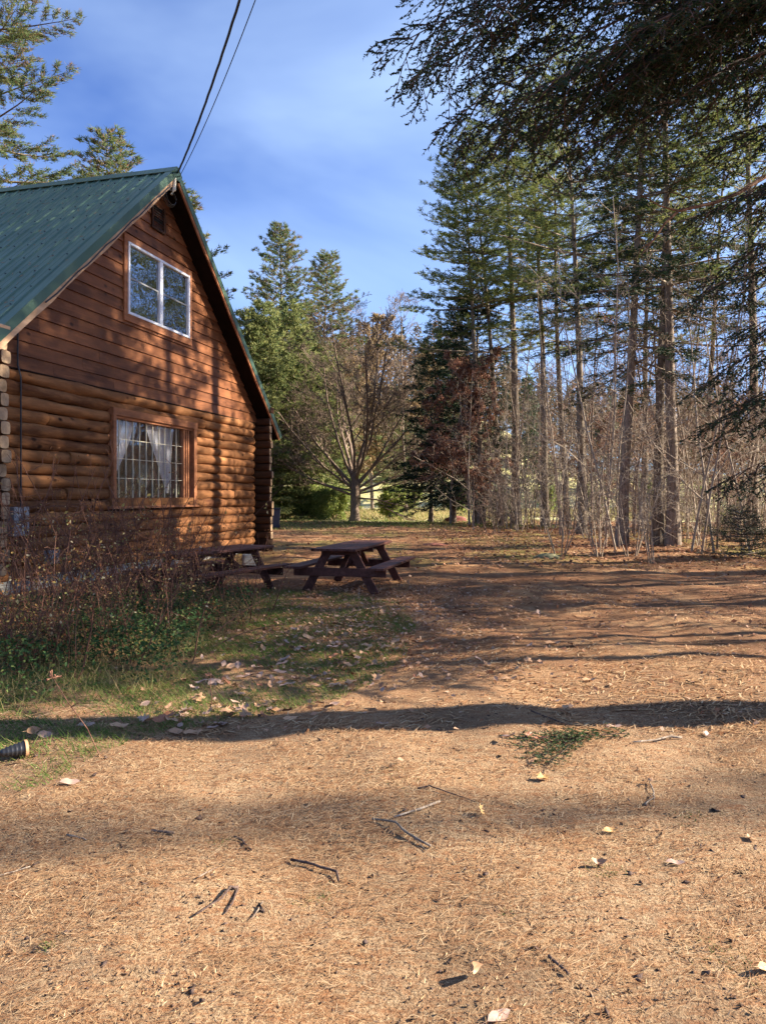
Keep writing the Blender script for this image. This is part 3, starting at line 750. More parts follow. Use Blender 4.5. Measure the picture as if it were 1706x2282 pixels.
# ------------------------------------------------------------------ trees
SEEN = {}
def where(px, d):
    L_ = min(LAND, key=lambda q: abs(q[0] - px)); side = 'left of' if px < L_[0] else 'right of'
    dep = 'in front and ' if d < L_[1] - 4 else ('behind and ' if d > L_[1] + 4 else '')
    s_ = dep + ('just ' if abs(px - L_[0]) < 22 else '') + side + ' ' + L_[2]
    return s_
def uniq(pre, tail, kinds=('', 'second ', 'third ', 'fourth ', 'fifth ', 'sixth ', 'seventh ', 'eighth ', 'ninth ', 'tenth ')):
    k_ = SEEN.get((pre, tail), 0); SEEN[(pre, tail)] = k_ + 1
    return (kinds[min(k_, 9)] + pre + ' ' + tail).strip()
def tree_obj(name, loc, wood_me, crown_me, label, cat='tree', group=None, rz=None, sc=1.0, trunk_name='trunk', lean=(0, 0)):
    t = empty(name, (loc[0], loc[1], gzf(*loc) - 0.05), random.uniform(0, 6.28) if rz is None else rz, label, cat, group)
    t.scale = (sc, sc, sc) if not hasattr(sc, '__len__') else sc
    t.rotation_euler[0] = lean[0]; t.rotation_euler[1] = lean[1]
    link(trunk_name, wood_me, t)
    if crown_me is not None: link('crown', crown_me, t)
    return t

def polyline(p, d, L_, n, rg, wob, lift):
    pts = [p]; st = L_ / n
    for i in range(n):
        d = norm(d + rg.normal(0, wob, 3) + np.array([0, 0, lift])); p = p + d * st; pts.append(p)
    return pts
def ring_tube(pts, rads, k=10, flute=0.0, rg=None):
    pts = np.array(pts); n = len(pts); V = np.zeros((n, k, 3))
    for i in range(n):
        d = norm(pts[min(i + 1, n - 1)] - pts[max(i - 1, 0)]); a = norm(np.cross(d, [0.3, 1.0, 0])); c = np.cross(d, a)
        t = np.arange(k) * 2 * np.pi / k
        rr = rads[i] * (1 + flute * np.sin(t * 3 + 1) * (1 if i < 2 else 0.2))
        V[i] = pts[i] + (np.cos(t)[:, None] * a + np.sin(t)[:, None] * c) * rr[:, None]
    i = np.arange(n - 1)[:, None] * k; q = np.arange(k)[None]
    Fc = np.stack([i + q, i + (q + 1) % k, i + k + (q + 1) % k, i + k + q], -1).reshape(-1, 4)
    return V.reshape(-1, 3), Fc

def conifer(name, seed, H, cb, spread, r0, leafm, barkm, step=0.55, nb=4, elev=(-0.05, 0.55), tuft=9, nl=(0.13, 0.20), nw=0.022,
            droop=0.0, sub=0.30, tsp=0.16, shape=0.75, dead=0, flat=0.5, tint=(0.35, 0.22), base_thin=0.5, wob=0.02, lowfac=1.0):
    rg = np.random.default_rng(seed)
    tp = [np.array([0, 0, 0.0])]; d = np.array([0, 0, 1.0])
    nseg = 14
    for i in range(nseg):
        d = norm(d + np.array([rg.normal(0, wob), rg.normal(0, wob), 0.15])); tp.append(tp[-1] + d * H / nseg)
    tp = np.array(tp); tz = tp[:, 2] * H / tp[-1, 2]; tp[:, 2] = tz
    rad = r0 * (1 - 0.93 * (tz / H) ** 0.9); rad[0] *= 1.35
    parts = [ring_tube(tp, rad, 10, 0.06)]
    S0, S1, R0, R1 = [], [], [], []; TP, TD, TT = [], [], []
    def tpos(z): return np.array([np.interp(z, tz, tp[:, 0]), np.interp(z, tz, tp[:, 1]), z])
    def polyseg(pts, ra, rb):
        n = len(pts) - 1
        for i in range(n):
            S0.append(pts[i]); S1.append(pts[i + 1]); R0.append(ra + (rb - ra) * i / n); R1.append(ra + (rb - ra) * (i + 1) / n)
    z = cb
    while z < H - 0.15:
        t = (z - cb) / (H - cb)
        k = nb + rg.integers(-1, 2); az0 = rg.uniform(0, 6.28)
        for b_ in range(max(2, k)):
            az = az0 + b_ * 6.28 / max(k, 2) + rg.normal(0, 0.25)
            Lb = spread * ((1 - t) ** shape) * rg.uniform(0.55, 1.12) * (lowfac + (1 - lowfac) * min(1, t * 4)) + 0.25
            if t < 0.25 and rg.random() < base_thin * (1 - t * 4): continue
            el = elev[0] + (elev[1] - elev[0]) * t + rg.normal(0, 0.08)
            dr = np.array([math.cos(az) * math.cos(el), math.sin(az) * math.cos(el), math.sin(el)])
            n = 6; pts = polyline(tpos(z), dr, Lb, n, rg, 0.05, 0.035 - droop * (1 - t))
            rb = 0.012 + 0.010 * Lb
            polyseg(pts, rb, 0.006); P = np.array(pts); ctint = rg.normal(0, 0.10)
            f = 0.22 + 0.1 * rg.random(); sd = 1
            stp = sub / max(Lb, 0.3)
            while f < 1.0:
                x = f * n; i = min(int(x), n - 1); q = P[i] + (P[i + 1] - P[i]) * (x - i); bd = norm(P[i + 1] - P[i])
                side = norm(np.cross(bd, [0, 0, 1.0])) * sd
                Ls = min(0.42 * Lb * (1.08 - f) + 0.22, 1.5) * rg.uniform(0.7, 1.2)
                sdv = norm(bd * 0.75 + side * 0.85 + np.array([0, 0, rg.normal(0.05, 0.12) - droop * 0.8]))
                m_ = 2; sp = polyline(q, sdv, Ls, m_, rg, 0.08, 0.03 - droop * 0.9)
                polyseg(sp, 0.007, 0.004)
                nt_ = max(2, int(Ls / tsp)); sp = np.array(sp)
                for g in range(nt_):
                    ff = (0.25 + 0.75 * (g + rg.random() * 0.6) / nt_) * m_; ii = min(int(ff), m_ - 1)
                    TP.append(sp[ii] + (sp[ii + 1] - sp[ii]) * min(ff - ii, 1)); TD.append(sdv); TT.append(tint[0] + ctint + rg.normal(0, tint[1] * 0.5))
                f += stp * rg.uniform(0.7, 1.3); sd = -sd
            TP.append(P[-1]); TD.append(norm(P[-1] - P[-2])); TT.append(tint[0] + ctint)
        z += step * rg.uniform(0.6, 1.4) * (1.15 - 0.5 * t)
    TP.append(tpos(H)); TD.append(np.array([0, 0, 1.0])); TT.append(tint[0])
    for i in range(dead):
        z = rg.uniform(1.5, cb + 2); az = rg.uniform(0, 6.28); Lb = rg.uniform(0.5, 2.0)
        pts = polyline(tpos(z), np.array([math.cos(az), math.sin(az), rg.normal(0.05, .15)]), Lb, 4, rg, 0.12, -0.02)
        polyseg(pts, 0.016, 0.005)
        for q in range(4):
            j = rg.integers(1, 4); dd = norm(pts[j + 1 if j < 4 else j] - pts[j - 1]); s_ = norm(dd * 0.6 + rg.normal(0, 0.6, 3))
            polyseg(polyline(pts[j], s_, Lb * 0.35, 2, rg, 0.1, 0), 0.007, 0.003)
    V2, F2 = seg_mesh(S0, S1, R0, R1, 3); parts.append((V2, F2))
    Vw, Fw = joinm(parts)
    wm = fastmesh(name + '_trunk', Vw, Fw, barkm, smooth=True)
    TP = np.repeat(np.array(TP), tuft, 0); TD = np.repeat(np.array(TD), tuft, 0); TT = np.repeat(np.array(TT), tuft)
    n = len(TP); TP = TP + rg.normal(0, 0.045, (n, 3))
    D = TD * 0.55 + rg.normal(0, 0.62, (n, 3)) * np.array([1, 1, flat]) + np.array([0, 0, 0.12 - droop])
    V, Fc, tt = blades(TP, D, rg.uniform(nl[0], nl[1], n), nw * rg.uniform(0.7, 1.3, n), rg, np.clip(TT + rg.normal(0, tint[1], n), 0, 1))
    return wm, fastmesh(name + '_crown', V, Fc, leafm, tint=tt)

def bare(name, seed, H, r0, barkm, levels=3, first=0.25, spread=0.6, nbr=(5, 9), ratio=0.55, lift=0.05, k=3, leaves=None, nleaf=0, leafsz=0.07, stems=1, thin=0.004, dens=1.0, lean=0.06):
    rg = np.random.default_rng(seed); S0, S1, R0, R1 = [], [], [], []; LP = []; parts = []
    def grow(p, d, L_, r, lev):
        n = 5 if lev == 0 else (4 if lev == 1 else 3)
        wob = 0.06 if lev == 0 else 0.13
        pts = polyline(p, d, L_, n, rg, wob, lift if lev else 0.03)
        r1 = r * 0.45 if lev else r * 0.3
        if lev == 0 and r > 0.02:
            parts.append(ring_tube(pts, np.linspace(r, r1, n + 1), 7))
        else:
            for i in range(n):
                S0.append(pts[i]); S1.append(pts[i + 1]); R0.append(max(thin, r + (r1 - r) * i / n)); R1.append(max(thin, r + (r1 - r) * (i + 1) / n))
        if lev >= levels - 1 and nleaf: LP.extend([pts[-1], pts[-2]] + ([pts[1]] if rg.random() < .5 else []))
        if lev >= levels: return
        nb_ = int(rg.integers(nbr[0], nbr[1] + 1) * (dens if lev == 0 else 0.62))
        for j in range(nb_):
            f = (first if lev == 0 else 0.2) + (1 - (first if lev == 0 else 0.2)) * (j + rg.random()) / nb_ * 0.97
            x = f * n; i = min(int(x), n - 1); q = pts[i] + (pts[i + 1] - pts[i]) * (x - i); dd = norm(pts[i + 1] - pts[i])
            sd = rg.normal(size=3); sd = norm(sd - dd * np.dot(sd, dd))
            nd = norm(dd * (1 - spread * 0.55) + sd * spread)
            grow(q, nd, L_ * ratio * (1.15 - 0.65 * f) * rg.uniform(0.6, 1.25), max(thin, r * (1 - 0.6 * f) * 0.5), lev + 1)
    for s in range(stems):
        a = rg.uniform(0, 6.28); off = 0 if stems == 1 else 0.12
        ln_ = lean if stems == 1 else 0.30
        grow(np.array([off * math.cos(a), off * math.sin(a), 0.0]), norm(np.array([ln_ * math.cos(a), ln_ * math.sin(a), 1.0])), H * rg.uniform(0.75, 1.0) if stems > 1 else H, r0, 0)
    parts.append(seg_mesh(S0, S1, R0, R1, k)); V, Fc = joinm(parts)
    wm = fastmesh(name + '_wood', V, Fc, barkm, smooth=True); cm = None
    if nleaf and LP:
        LP = np.repeat(np.array(LP), nleaf, 0); n = len(LP); LP = LP + rg.normal(0, 0.07, (n, 3))
        D = rg.normal(0, 1, (n, 3)) + np.array([0, 0, -0.5]); ll = leafsz * rg.uniform(0.6, 1.3, n)
        cm = leaf_quads(name + '_crown', LP, D, ll, ll * 0.5, rg, leaves)
    return wm, cm
def leaf_quads(name, P, D, ln, w, rg, mt, tint=None, flatness=None):
    n = len(P); D = norm(D); s = norm(np.cross(D, rg.normal(size=(n, 3)) if flatness is None else np.tile([[0, 0, 1.0]], (n, 1)) + rg.normal(0, flatness, (n, 3))))
    nn = np.cross(s, D); ln = np.asarray(ln)[:, None]; w = np.asarray(w)[:, None]
    V = np.zeros((n, 4, 3)); V[:, 0] = P; V[:, 1] = P + D * ln * 0.5 + s * w * 0.5 + nn * ln * 0.10; V[:, 2] = P + D * ln; V[:, 3] = P + D * ln * 0.5 - s * w * 0.5 + nn * ln * 0.10
    i = np.arange(n)[:, None] * 4
    Fc = np.concatenate([i + [0, 1, 2], i + [0, 2, 3]], 1).reshape(-1, 3)
    if tint is None: tint = np.clip(rg.normal(0.5, 0.28, n), 0, 1)
    return fastmesh(name, V.reshape(-1, 3), Fc, mt, tint=np.repeat(tint, 4))

# --- species meshes
P_A = conifer('white_pine_a', 1, 24, 11.0, 4.4, 0.23, M['pine_green'], M['bark_pine'], step=0.80, nb=5, dead=40, sub=0.30, tsp=0.17, tuft=12, nl=(0.14, 0.24), nw=0.036, flat=0.30, wob=.03, tint=(.55, .25))
P_B = conifer('white_pine_b', 2, 22, 9.5, 4.7, 0.20, M['pine_green'], M['bark_pine'], step=0.88, nb=5, dead=44, sub=0.31, tsp=0.17, tuft=12, nl=(0.14, 0.24), nw=0.036, flat=0.30, wob=.035, tint=(.6, .25), shape=.6)
P_C = conifer('white_pine_c', 3, 21.5, 4.0, 4.6, 0.24, M['pine_leaf'], M['bark_pine'], step=0.60, nb=6, sub=0.33, tsp=0.19, tuft=13, nl=(0.18, 0.30), nw=0.050, flat=0.32, tint=(0.56, 0.26), shape=0.50)
P_D = conifer('white_pine_d', 4, 18, 3.0, 4.2, 0.20, M['pine_leaf'], M['bark_pine'], step=0.60, nb=6, sub=0.33, tsp=0.19, tuft=13, nl=(0.17, 0.29), nw=0.048, flat=0.32, tint=(0.60, 0.28), shape=0.52)
P_E = conifer('white_pine_e', 14, 25, 6.0, 5.8, 0.26, M['pine_leaf'], M['bark_pine'], step=1.05, nb=5, elev=(-.1, .4), sub=0.22, tsp=0.11, tuft=15, nl=(0.13, 0.21), nw=0.030, flat=0.30, tint=(0.58, 0.28), shape=0.45, dead=10)
S_A = conifer('dark_spruce', 5, 13, 1.6, 3.2, 0.15, M['hemlock_leaf'], M['bark_pine'], step=0.36, nb=5, elev=(-0.2, 0.3), droop=0.03, sub=0.22, tsp=0.15, tuft=8, nl=(0.13, 0.20), nw=0.045, flat=0.3, base_thin=0.2)
S_B = conifer('bright_evergreen', 6, 13, 0.6, 3.0, 0.15, M['cedar_leaf'], M['bark_pine'], step=0.42, nb=6, elev=(-0.1, 0.6), sub=0.26, tsp=0.17, tuft=9, nl=(0.18, 0.28), nw=0.070, flat=0.6, base_thin=0.0, shape=0.5, tint=(0.5, 0.25))
HM = conifer('hemlock', 7, 21, 5.2, 3.6, 0.19, M['hemlock_leaf'], M['bark_grey'], step=0.62, nb=4, elev=(-0.25, 0.35), droop=0.05, sub=0.22, tsp=0.12, tuft=8, nl=(0.09, 0.15), nw=0.036, flat=0.3, dead=24, tint=(0.65, 0.25))
B1 = bare('sapling_a', 21, 8.5, 0.034, M['twig_pale'], levels=3, nbr=(9, 13), ratio=0.34, spread=0.75, lift=0.03, first=0.15)
B2 = bare('sapling_b', 22, 6.5, 0.027, M['twig_pale'], levels=3, nbr=(8, 12), ratio=0.40, spread=0.8, lift=0.02, first=0.12)
B3 = bare('sapling_c', 23, 10.5, 0.042, M['twig_brown'], levels=3, nbr=(10, 14), ratio=0.32, spread=0.7, lift=0.04, first=0.2)
B4 = bare('shrub_a', 24, 3.0, 0.018, M['twig_pale'], levels=2, nbr=(6, 9), ratio=0.5, spread=0.8, lift=0.0, stems=5, first=0.2)
B5 = bare('shrub_b', 25, 2.2, 0.014, M['twig_brown'], levels=2, nbr=(6, 9), ratio=0.5, spread=0.9, lift=0.0, stems=6, first=0.15)
B6 = bare('sapling_leafy', 26, 7.5, 0.04, M['twig_brown'], levels=3, nbr=(9, 12), ratio=0.36, spread=0.8, lift=0.02, first=0.15, leaves=M['rust_leaf'], nleaf=1, leafsz=0.09)
B7 = bare('rust_tree', 27, 9.0, 0.08, M['bark_grey'], levels=3, nbr=(11, 14), ratio=0.40, spread=0.85, lift=0.02, first=0.12, leaves=M['rust_leaf'], nleaf=6, leafsz=0.15, dens=1.2)
B8 = bare('tall_bare', 28, 17, 0.16, M['bark_grey'], levels=3, nbr=(10, 14), ratio=0.36, spread=0.62, lift=0.05, first=0.35, thin=0.009)
B9 = bare('tan_tree', 29, 15, 0.16, M['bark_grey'], levels=3, nbr=(13, 16), ratio=0.38, spread=0.7, lift=0.05, first=0.15, leaves=M['tan_leaf'], nleaf=4, leafsz=0.24, thin=0.012, dens=1.2)
M['bush_bright'] = leafmat('sunlit_bush_leaves', [(0, (0.12, 0.17, 0.04)), (0.5, (0.25, 0.30, 0.08)), (1, (0.42, 0.42, 0.14))], 0.5)
BUSH = bare('green_bush', 30, 2.2, 0.03, M['twig_brown'], levels=2, nbr=(8, 10), ratio=0.5, spread=0.85, lift=0.05, stems=7, first=0.1, leaves=M['bush_bright'], nleaf=10, leafsz=0.15)

# --- pines and evergreens left and centre
def T(name, px, d, ms, label, sc=1.0, cat='tree', group=None, rz=None, lean=(0, 0)):
    return tree_obj(name, (at(px, d), d), ms[0], ms[1], label, cat, group, rz, sc, lean=lean)
T('white_pine', -95, 27, P_E, 'tall white pine behind the cabin at the upper left corner', (1.0, 1.0, 1.05), rz=0.4)
T('white_pine', 262, 42, P_D, 'small pine top showing above the green roof ridge', 1.20, rz=2.0)
T('white_pine', 432, 40, P_D, 'pine emerging behind the right roof slope of the cabin', 1.00, rz=1.0)
T('white_pine', 622, 55, P_C, 'tallest pine between the cabin roof and the bare maple', 1.0, rz=3.0)
T('white_pine', 702, 59, P_D, 'pine with tapering top just right of the tallest one', 1.16, rz=4.0)
T('evergreen_tree', 590, 48, S_B, 'dense yellow green evergreen against the cabin roof edge', 1.05)
T('evergreen_tree', 668, 51, S_B, 'dense yellow green evergreen below the tallest pine', 1.12, rz=2.2)
T('evergreen_tree', 735, 56, S_B, 'evergreen directly left of the bare maple', 1.0, rz=0.7)
T('dark_spruce', 628, 52, S_A, 'darker spruce behind the cabin corner', 0.8)
T('dark_spruce', 712, 58, S_A, 'darker spruce left of the bare maple', 1.0)
T('evergreen_tree', 530, 47, S_B, 'evergreen mostly hidden by the cabin roof', 1.0)
for i, px in enumerate((635, 672, 708, 742)):
    T('evergreen_shrub', px, 48.6 + (i % 2) * 1.2, BUSH, ['low green bush beside the wheeled bin', 'low green bush second from the wheeled bin', 'low green bush third from the wheeled bin', 'low green bush nearest the maple trunk on its left'][i], 0.95 + 0.1 * (i % 2), cat='bush', group='green bushes at the edge of the field')
T('evergreen_shrub', 862, 52, BUSH, 'sunlit light green bush right of the maple trunk', 1.1, cat='bush', group='green bushes at the edge of the field')
for i, (px, d, s) in enumerate(((905, 70, .8), (1010, 68, .9), (1120, 72, .8), (1230, 66, .9), (1340, 70, .8), (1450, 68, 1.0), (1560, 70, .9), (1660, 66, 1.0))):
    T('field_shrub', px, d, BUSH, uniq('green bush across the field', 'seen ' + ('left of the tall straight pale trunk', 'left of the far reaching pine', 'beside the far reaching pine', 'right of the slim pine', 'left of the mottled hemlock', 'behind the close pair of trunks', 'left of the reddish pine', 'behind the reddish pine')[i]), s * 1.3, cat='bush', group='bushes across the field')

# --- the maple
mp_ = empty('bare_maple', (at(790, 48), 48, gzf(at(790, 48), 48) - 0.05), 0.0, 'leafless maple with fanned out limbs standing alone at the field edge', 'tree')
rg = np.random.default_rng(77); parts = []; S0, S1, R0, R1 = [], [], [], []
def mgrow(p, d, L_, r, lev):
    n = 6 if lev == 0 else (4 if lev < 3 else 2)
    pts = polyline(p, d, L_, n, rg, 0.06 if lev < 2 else 0.12, (0.045, 0.05, 0.03, 0.02, 0.02)[lev])
    r1 = r * (0.35 if lev < 3 else 0.6)
    if lev == 0: parts.append(ring_tube(pts, np.linspace(r, r1, n + 1), 6))
    else:
        for i in range(n): S0.append(pts[i]); S1.append(pts[i + 1]); R0.append(max(.008, r + (r1 - r) * i / n)); R1.append(max(.009, r + (r1 - r) * (i + 1) / n))
    if lev >= 4: return
    nb_ = (9, 7, 6, 4)[lev]
    for j in range(nb_):
        f = 0.22 + 0.76 * (j + rg.random()) / nb_; x = f * n; i = min(int(x), n - 1); q = pts[i] + (pts[i + 1] - pts[i]) * (x - i); dd = norm(pts[i + 1] - pts[i])
        sd = rg.normal(size=3); sd = norm(sd - dd * np.dot(sd, dd)); nd = norm(dd * 0.8 + sd * (0.50 if lev == 0 else 0.62))
        mgrow(q, nd, L_ * (0.42, 0.45, 0.5, 0.5)[lev] * (1.2 - 0.6 * f) * rg.uniform(.7, 1.2), r * (1 - 0.6 * f) * 0.5, lev + 1)
parts.append(ring_tube([[0, 0, 0], [0.02, 0, .5], [0, 0, 1.2], [0.02, 0, 2.0], [0.04, 0, 2.8], [0.02, 0, 3.6]], [0.36, 0.26, 0.24, 0.25, 0.24, 0.16], 12, 0.08))
limbs = [(-0.45, 0.8, 7.2, 2.2, .08), (0.48, 0.8, 7.6, 2.4, .08), (-0.95, 0.75, 5.8, 2.5, .07), (0.2, 1, 9.6, 2.9, .09), (-0.22, 1, 9.2, 2.8, .09), (-0.85, 0.55, 6.2, 1.9, .09), (0.95, 0.42, 6.6, 2.1, .10), (-0.55, 0.9, 7.5, 2.6, .10), (0.6, 0.85, 8.0, 2.7, .10), (-0.33, 1, 9.3, 3.0, .11), (0.36, 1, 9.8, 3.0, .11), (-0.12, 1, 10.3, 3.3, .12), (0.14, 1, 11.0, 3.4, .12), (0.02, 1, 10.0, 3.5, .10), (-1.0, 0.25, 4.8, 2.2, .07), (0.7, 0.6, 6.6, 2.3, .08), (-0.7, 0.7, 6.8, 2.4, .08), (1.0, 0.2, 4.6, 2.0, .06)]
for (dx, dz_, L_, z_, r_) in limbs:
    mgrow(np.array([dx * 0.12, 0, z_]), norm(np.array([dx * (1.0 if abs(dx) > .3 else 1.6), rg.normal(0, 0.42), dz_])), L_, r_, 0)
parts.append(seg_mesh(S0, S1, R0, R1, 3)); V, Fc = joinm(parts)
mp_.scale = (1.18, 1.18, 0.90)
link('trunk', fastmesh('maple_wood', V, Fc, M['maple_bark'], smooth=True), mp_)
S0, S1, R0, R1 = [], [], [], []; parts = []
mgrow(np.array([0.25, -0.1, 1.7]), norm(np.array([1.0, -0.1, -0.10])), 4.0, 0.07, 1)
for i in range(7): mgrow(np.array([1.5 + 0.3 * i, -0.1 + rg.normal(0, .2), 1.2 - 0.1 * i]), norm(np.array([1.0, rg.normal(0, .3), -0.35])), 2.2, 0.03, 2)
V, Fc = seg_mesh(S0, S1, R0, R1, 3); V[:, 2] = np.maximum(V[:, 2] - 0.25 * np.maximum(V[:, 0] - 1, 0), 0.06)
link('broken_limb', fastmesh('broken_limb', V, Fc, M['stick_dark'], smooth=True), mp_)

# --- trees behind the maple, across the field
for i, (px, d, ms, s, lab, nm) in enumerate((
        (765, 68, B9, 1.02, 'tan leaved tree behind the left half of the maple', 'autumn_tree'), (830, 72, B9, 1.15, 'tan leaved tree behind the right half of the maple', 'autumn_tree'),
        (880, 66, P_D, 0.62, 'small green pine right behind the maple crown', 'white_pine'), (925, 74, B9, 1.0, 'tan leaved tree in the gap right of the maple', 'autumn_tree'),
        (700, 74, B9, 1.05, 'tan leaved tree between the pines and the maple', 'autumn_tree'), (800, 76, P_D, 0.85, 'green pine far behind the maple trunk', 'white_pine'),
        (990, 76, P_D, 0.7, 'pine across the field left of the wood', 'white_pine'), (742, 62, B9, 0.9, 'tan leaved tree behind the maple on its left', 'autumn_tree'),
        (905, 60, B8, 0.95, 'grey leafless tree with fine twigs right of the maple', 'bare_tree'))):
    T(nm, px, d, ms, lab, s)

# --- trunks of the wood on the right
wood_trees = [
    ('white_pine', 1150, 40, P_A, 1.12, 'tall pine with straight pale trunk at the left edge of the wood', 1.2),
    ('white_pine', 1118, 41, P_B, 1.0, 'pine with thin trunk just left of the tall straight one', 4.2),
    ('white_pine', 1072, 40, P_B, 1.0, 'pine whose branches reach furthest left over the field', 2.5),
    ('white_pine', 1215, 38, P_A, 0.92, 'slim pine between the tall straight one and the leaning trunk', 0.2),
    ('white_pine', 1295, 31.8, P_B, 1.02, 'thick dark pine trunk in the middle of the wood', 3.3),
    ('hemlock', 1385, 24.2, HM, 0.98, 'hemlock with mottled grey trunk leaning left', 2.0),
    ('white_pine', 1463, 24.0, P_A, 0.8, 'dark pine trunk, left one of the close pair', 5.1),
    ('hemlock', 1499, 23.5, HM, 1.05, 'dark hemlock trunk, right one of the close pair', 4.4),
    ('red_pine', 1678, 30, P_A, 1.0, 'pine with reddish bark near the right edge', 0.9),
    ('white_pine', 1430, 34, P_B, 0.9, 'slim pine behind the close pair of trunks', 1.5),
    ('white_pine', 1570, 37, P_B, 0.95, 'pine far back between the pair and the reddish one', 5.5),
    ('white_pine', 1262, 39, P_A, 0.9, 'pine far back behind the thick dark trunk', 2.8)]
for nm, px, d, ms, s, lab, rz in wood_trees:
    t = T(nm, px, d, ms, lab, s, rz=rz, lean=(R(random.uniform(-1.2, 1.2)), R(-2.5) if 'leaning' in lab else R(random.uniform(-1.8, 1.8))))
T('dark_spruce', 959, 45.5, S_A, 'dark spruce with bare lower trunk at the left tip of the wood', 0.95).location.z += 0.0
T('dark_spruce', 1010, 44, S_A, 'broad dark spruce behind the rust leaved tree', 1.0)
T('dark_spruce', 1060, 42, S_A, 'dark spruce at the left of the pine trunks', 1.15)
T('rust_beech', 1003, 40, B7, 'rust leaved young beech in front of the dark spruces', 0.95, rz=0.6)
T('rust_beech', 1045, 39, B7, 'rust leaved beech beside the dark spruce, further right', 0.8, rz=2.6)
T('rust_beech', 1330, 41, B7, 'rust leaved beech deep in the wood', 0.65)
T('rust_beech', 1600, 38, B7, 'rust leaved beech near the reddish pine', 0.7)
G_S = 'bare saplings in the wood'
LAND = [(959, 48, 'the dark spruce at the left tip of the wood'), (1003, 40, 'the rust leaved beech'), (1072, 40, 'the far reaching pine'), (1150, 42, 'the tall straight pale trunk'), (1215, 38, 'the slim pine'), (1295, 31.8, 'the thick dark trunk'), (1385, 24.2, 'the mottled hemlock'), (1463, 24, 'the left trunk of the close pair'), (1499, 23.5, 'the right trunk of the close pair'), (1570, 37, 'the far back pine'), (1678, 30, 'the reddish pine'), (1800, 30, 'the right edge of the view')]
for i in range(125):
    px = random.uniform(1030, 1900); d = random.uniform(19.5, 43)
    if px < 1200: d = random.uniform(33, 43)
    elif px < 1300: d = random.uniform(26, 46)
    ms = random.choice([B1, B1, B2, B3, B3, B2, B1, B3, B1, B2, B1, B6])
    s = random.uniform(0.7, 1.25)
    T('bare_sapling' if ms is not B6 else 'leafy_sapling', px, d, ms, uniq({id(B1): 'slender pale sapling', id(B2): 'short pale sapling', id(B3): 'tall brown sapling', id(B6): 'sapling with rust leaves'}[id(ms)], where(px, d)), s, group=G_S if ms is not B6 else 'rust leaved saplings in the wood', lean=(random.uniform(-.04, .04), random.uniform(-.055, .055)))
for (px, py, ms, s, lab, ln_) in ((1562, 1237, B1, 1.0, 'pale sapling nearest the drive, leaning left', (0, -0.10)), (1597, 1226, B3, 0.9, 'straight sapling just right of the nearest leaning one', (0, 0)),
        (1456, 1255, B4, 0.9, 'many stemmed leafless shrub at the very edge of the drive', (0, 0)), (1248, 1235, B4, 1.1, 'pale many stemmed shrub at the left edge of the brush', (0, 0.1)), (1215, 1192, B2, 1.0, 'sapling at the left end of the brush', (0, 0)),
        (1320, 1210, B1, .9, 'sapling left of the mottled hemlock trunk', (0, 0.05)), (1640, 1215, B1, 1.0, 'sapling in front of the reddish pine', (0, 0)), (1043, 1163, B2, 1.0, 'thin stem right of the dark spruce trunk', (0, 0)), (1090, 1163, B3, 1.0, 'thin stem left of the tall straight pine', (0, 0))):
    d = gp(px, py)[1]
    T('bare_sapling' if ms in (B1, B2, B3) else 'bare_shrub', px, d, ms, lab, s, cat='tree' if ms in (B1, B2, B3) else 'shrub', lean=ln_)
for i in range(62):
    px = random.uniform(1090, 1900); d = random.uniform(19, 38)
    if px < 1300: d = random.uniform(27, 42)
    T('bare_shrub', px, d, random.choice([B4, B5]), uniq('low leafless shrub', where(px, d)), random.uniform(.7, 1.2), cat='shrub', group='low leafless shrubs in the wood')
T('evergreen_shrub', 1118, 38, (BUSH[0], conifer('young_hemlock', 91, 1.6, 0.15, 1.0, 0.02, M['hemlock_leaf'], M['bark_grey'], step=0.12, nb=5, elev=(-.1, .4), sub=.14, tsp=.09, tuft=6, nl=(.05, .09), nw=.02, tint=(.7, .2))[1]), 'low young hemlock at the left end of the brush', 0.9, cat='bush')
yh = bpy.data.meshes['young_hemlock_crown']
T('evergreen_shrub', 1650, 18.5, (bpy.data.meshes['young_hemlock_trunk'], yh), 'young green hemlock low at the right edge of the wood', 0.8, cat='bush')

# --- big trees just outside the right edge that shade the drive and cabin
off = [(11.5, 11.6, HM, 0.9),  (14.5, 14.0, P_A, 0.95), (12.5, 16.4, P_B, 0.8), (17, 16.6, P_B, 0.9), (13.5, 18.6, HM, 0.9), (11.5, 20.6, P_A, 1.35),
       (19, 12.4, P_B, 0.75), (22, 15.6, P_A, 0.95), (26, 17.4, HM, 1.1), (28, 6.6, P_B, (.14, .14, 0.85)), (13, 8.3, P_A, (.5, .5, .95)), (10.5, 9.1, P_B, (.42, .42, .9)), (16, 9.4, P_B, (.5, .5, 1.0)), (14, 16.2, P_A, 1.1), (17.5, 19.2, P_A, 1.25)]
for i, (x, y, ms, s) in enumerate(off):
    tree_obj('white_pine' if ms is not HM else 'hemlock', (x, y), ms[0], ms[1], ('tall ' if s != 1.0 else '') + ('hemlock' if ms is HM else 'pine') + ' beyond the right edge, ' + ('beside the open drive' if y < 8 else 'level with the picnic tables' if y < 13.5 else 'level with the lower window' if y < 17.5 else 'level with the far cabin corner'), 'tree', 'trees beyond the right edge', sc=s)
for i in range(24):
    x, y = random.uniform(8.5, 15), random.uniform(8.2, 15)
    tree_obj('bare_sapling', (x, y), *random.choice([B1, B3, B2]), uniq('leafless sapling', 'beyond the right edge, level with the ' + ('grass' if y < 10.5 else 'picnic tables' if y < 13 else 'lower window')), 'tree', 'saplings beyond the right edge', sc=random.uniform(.8, 1.2))

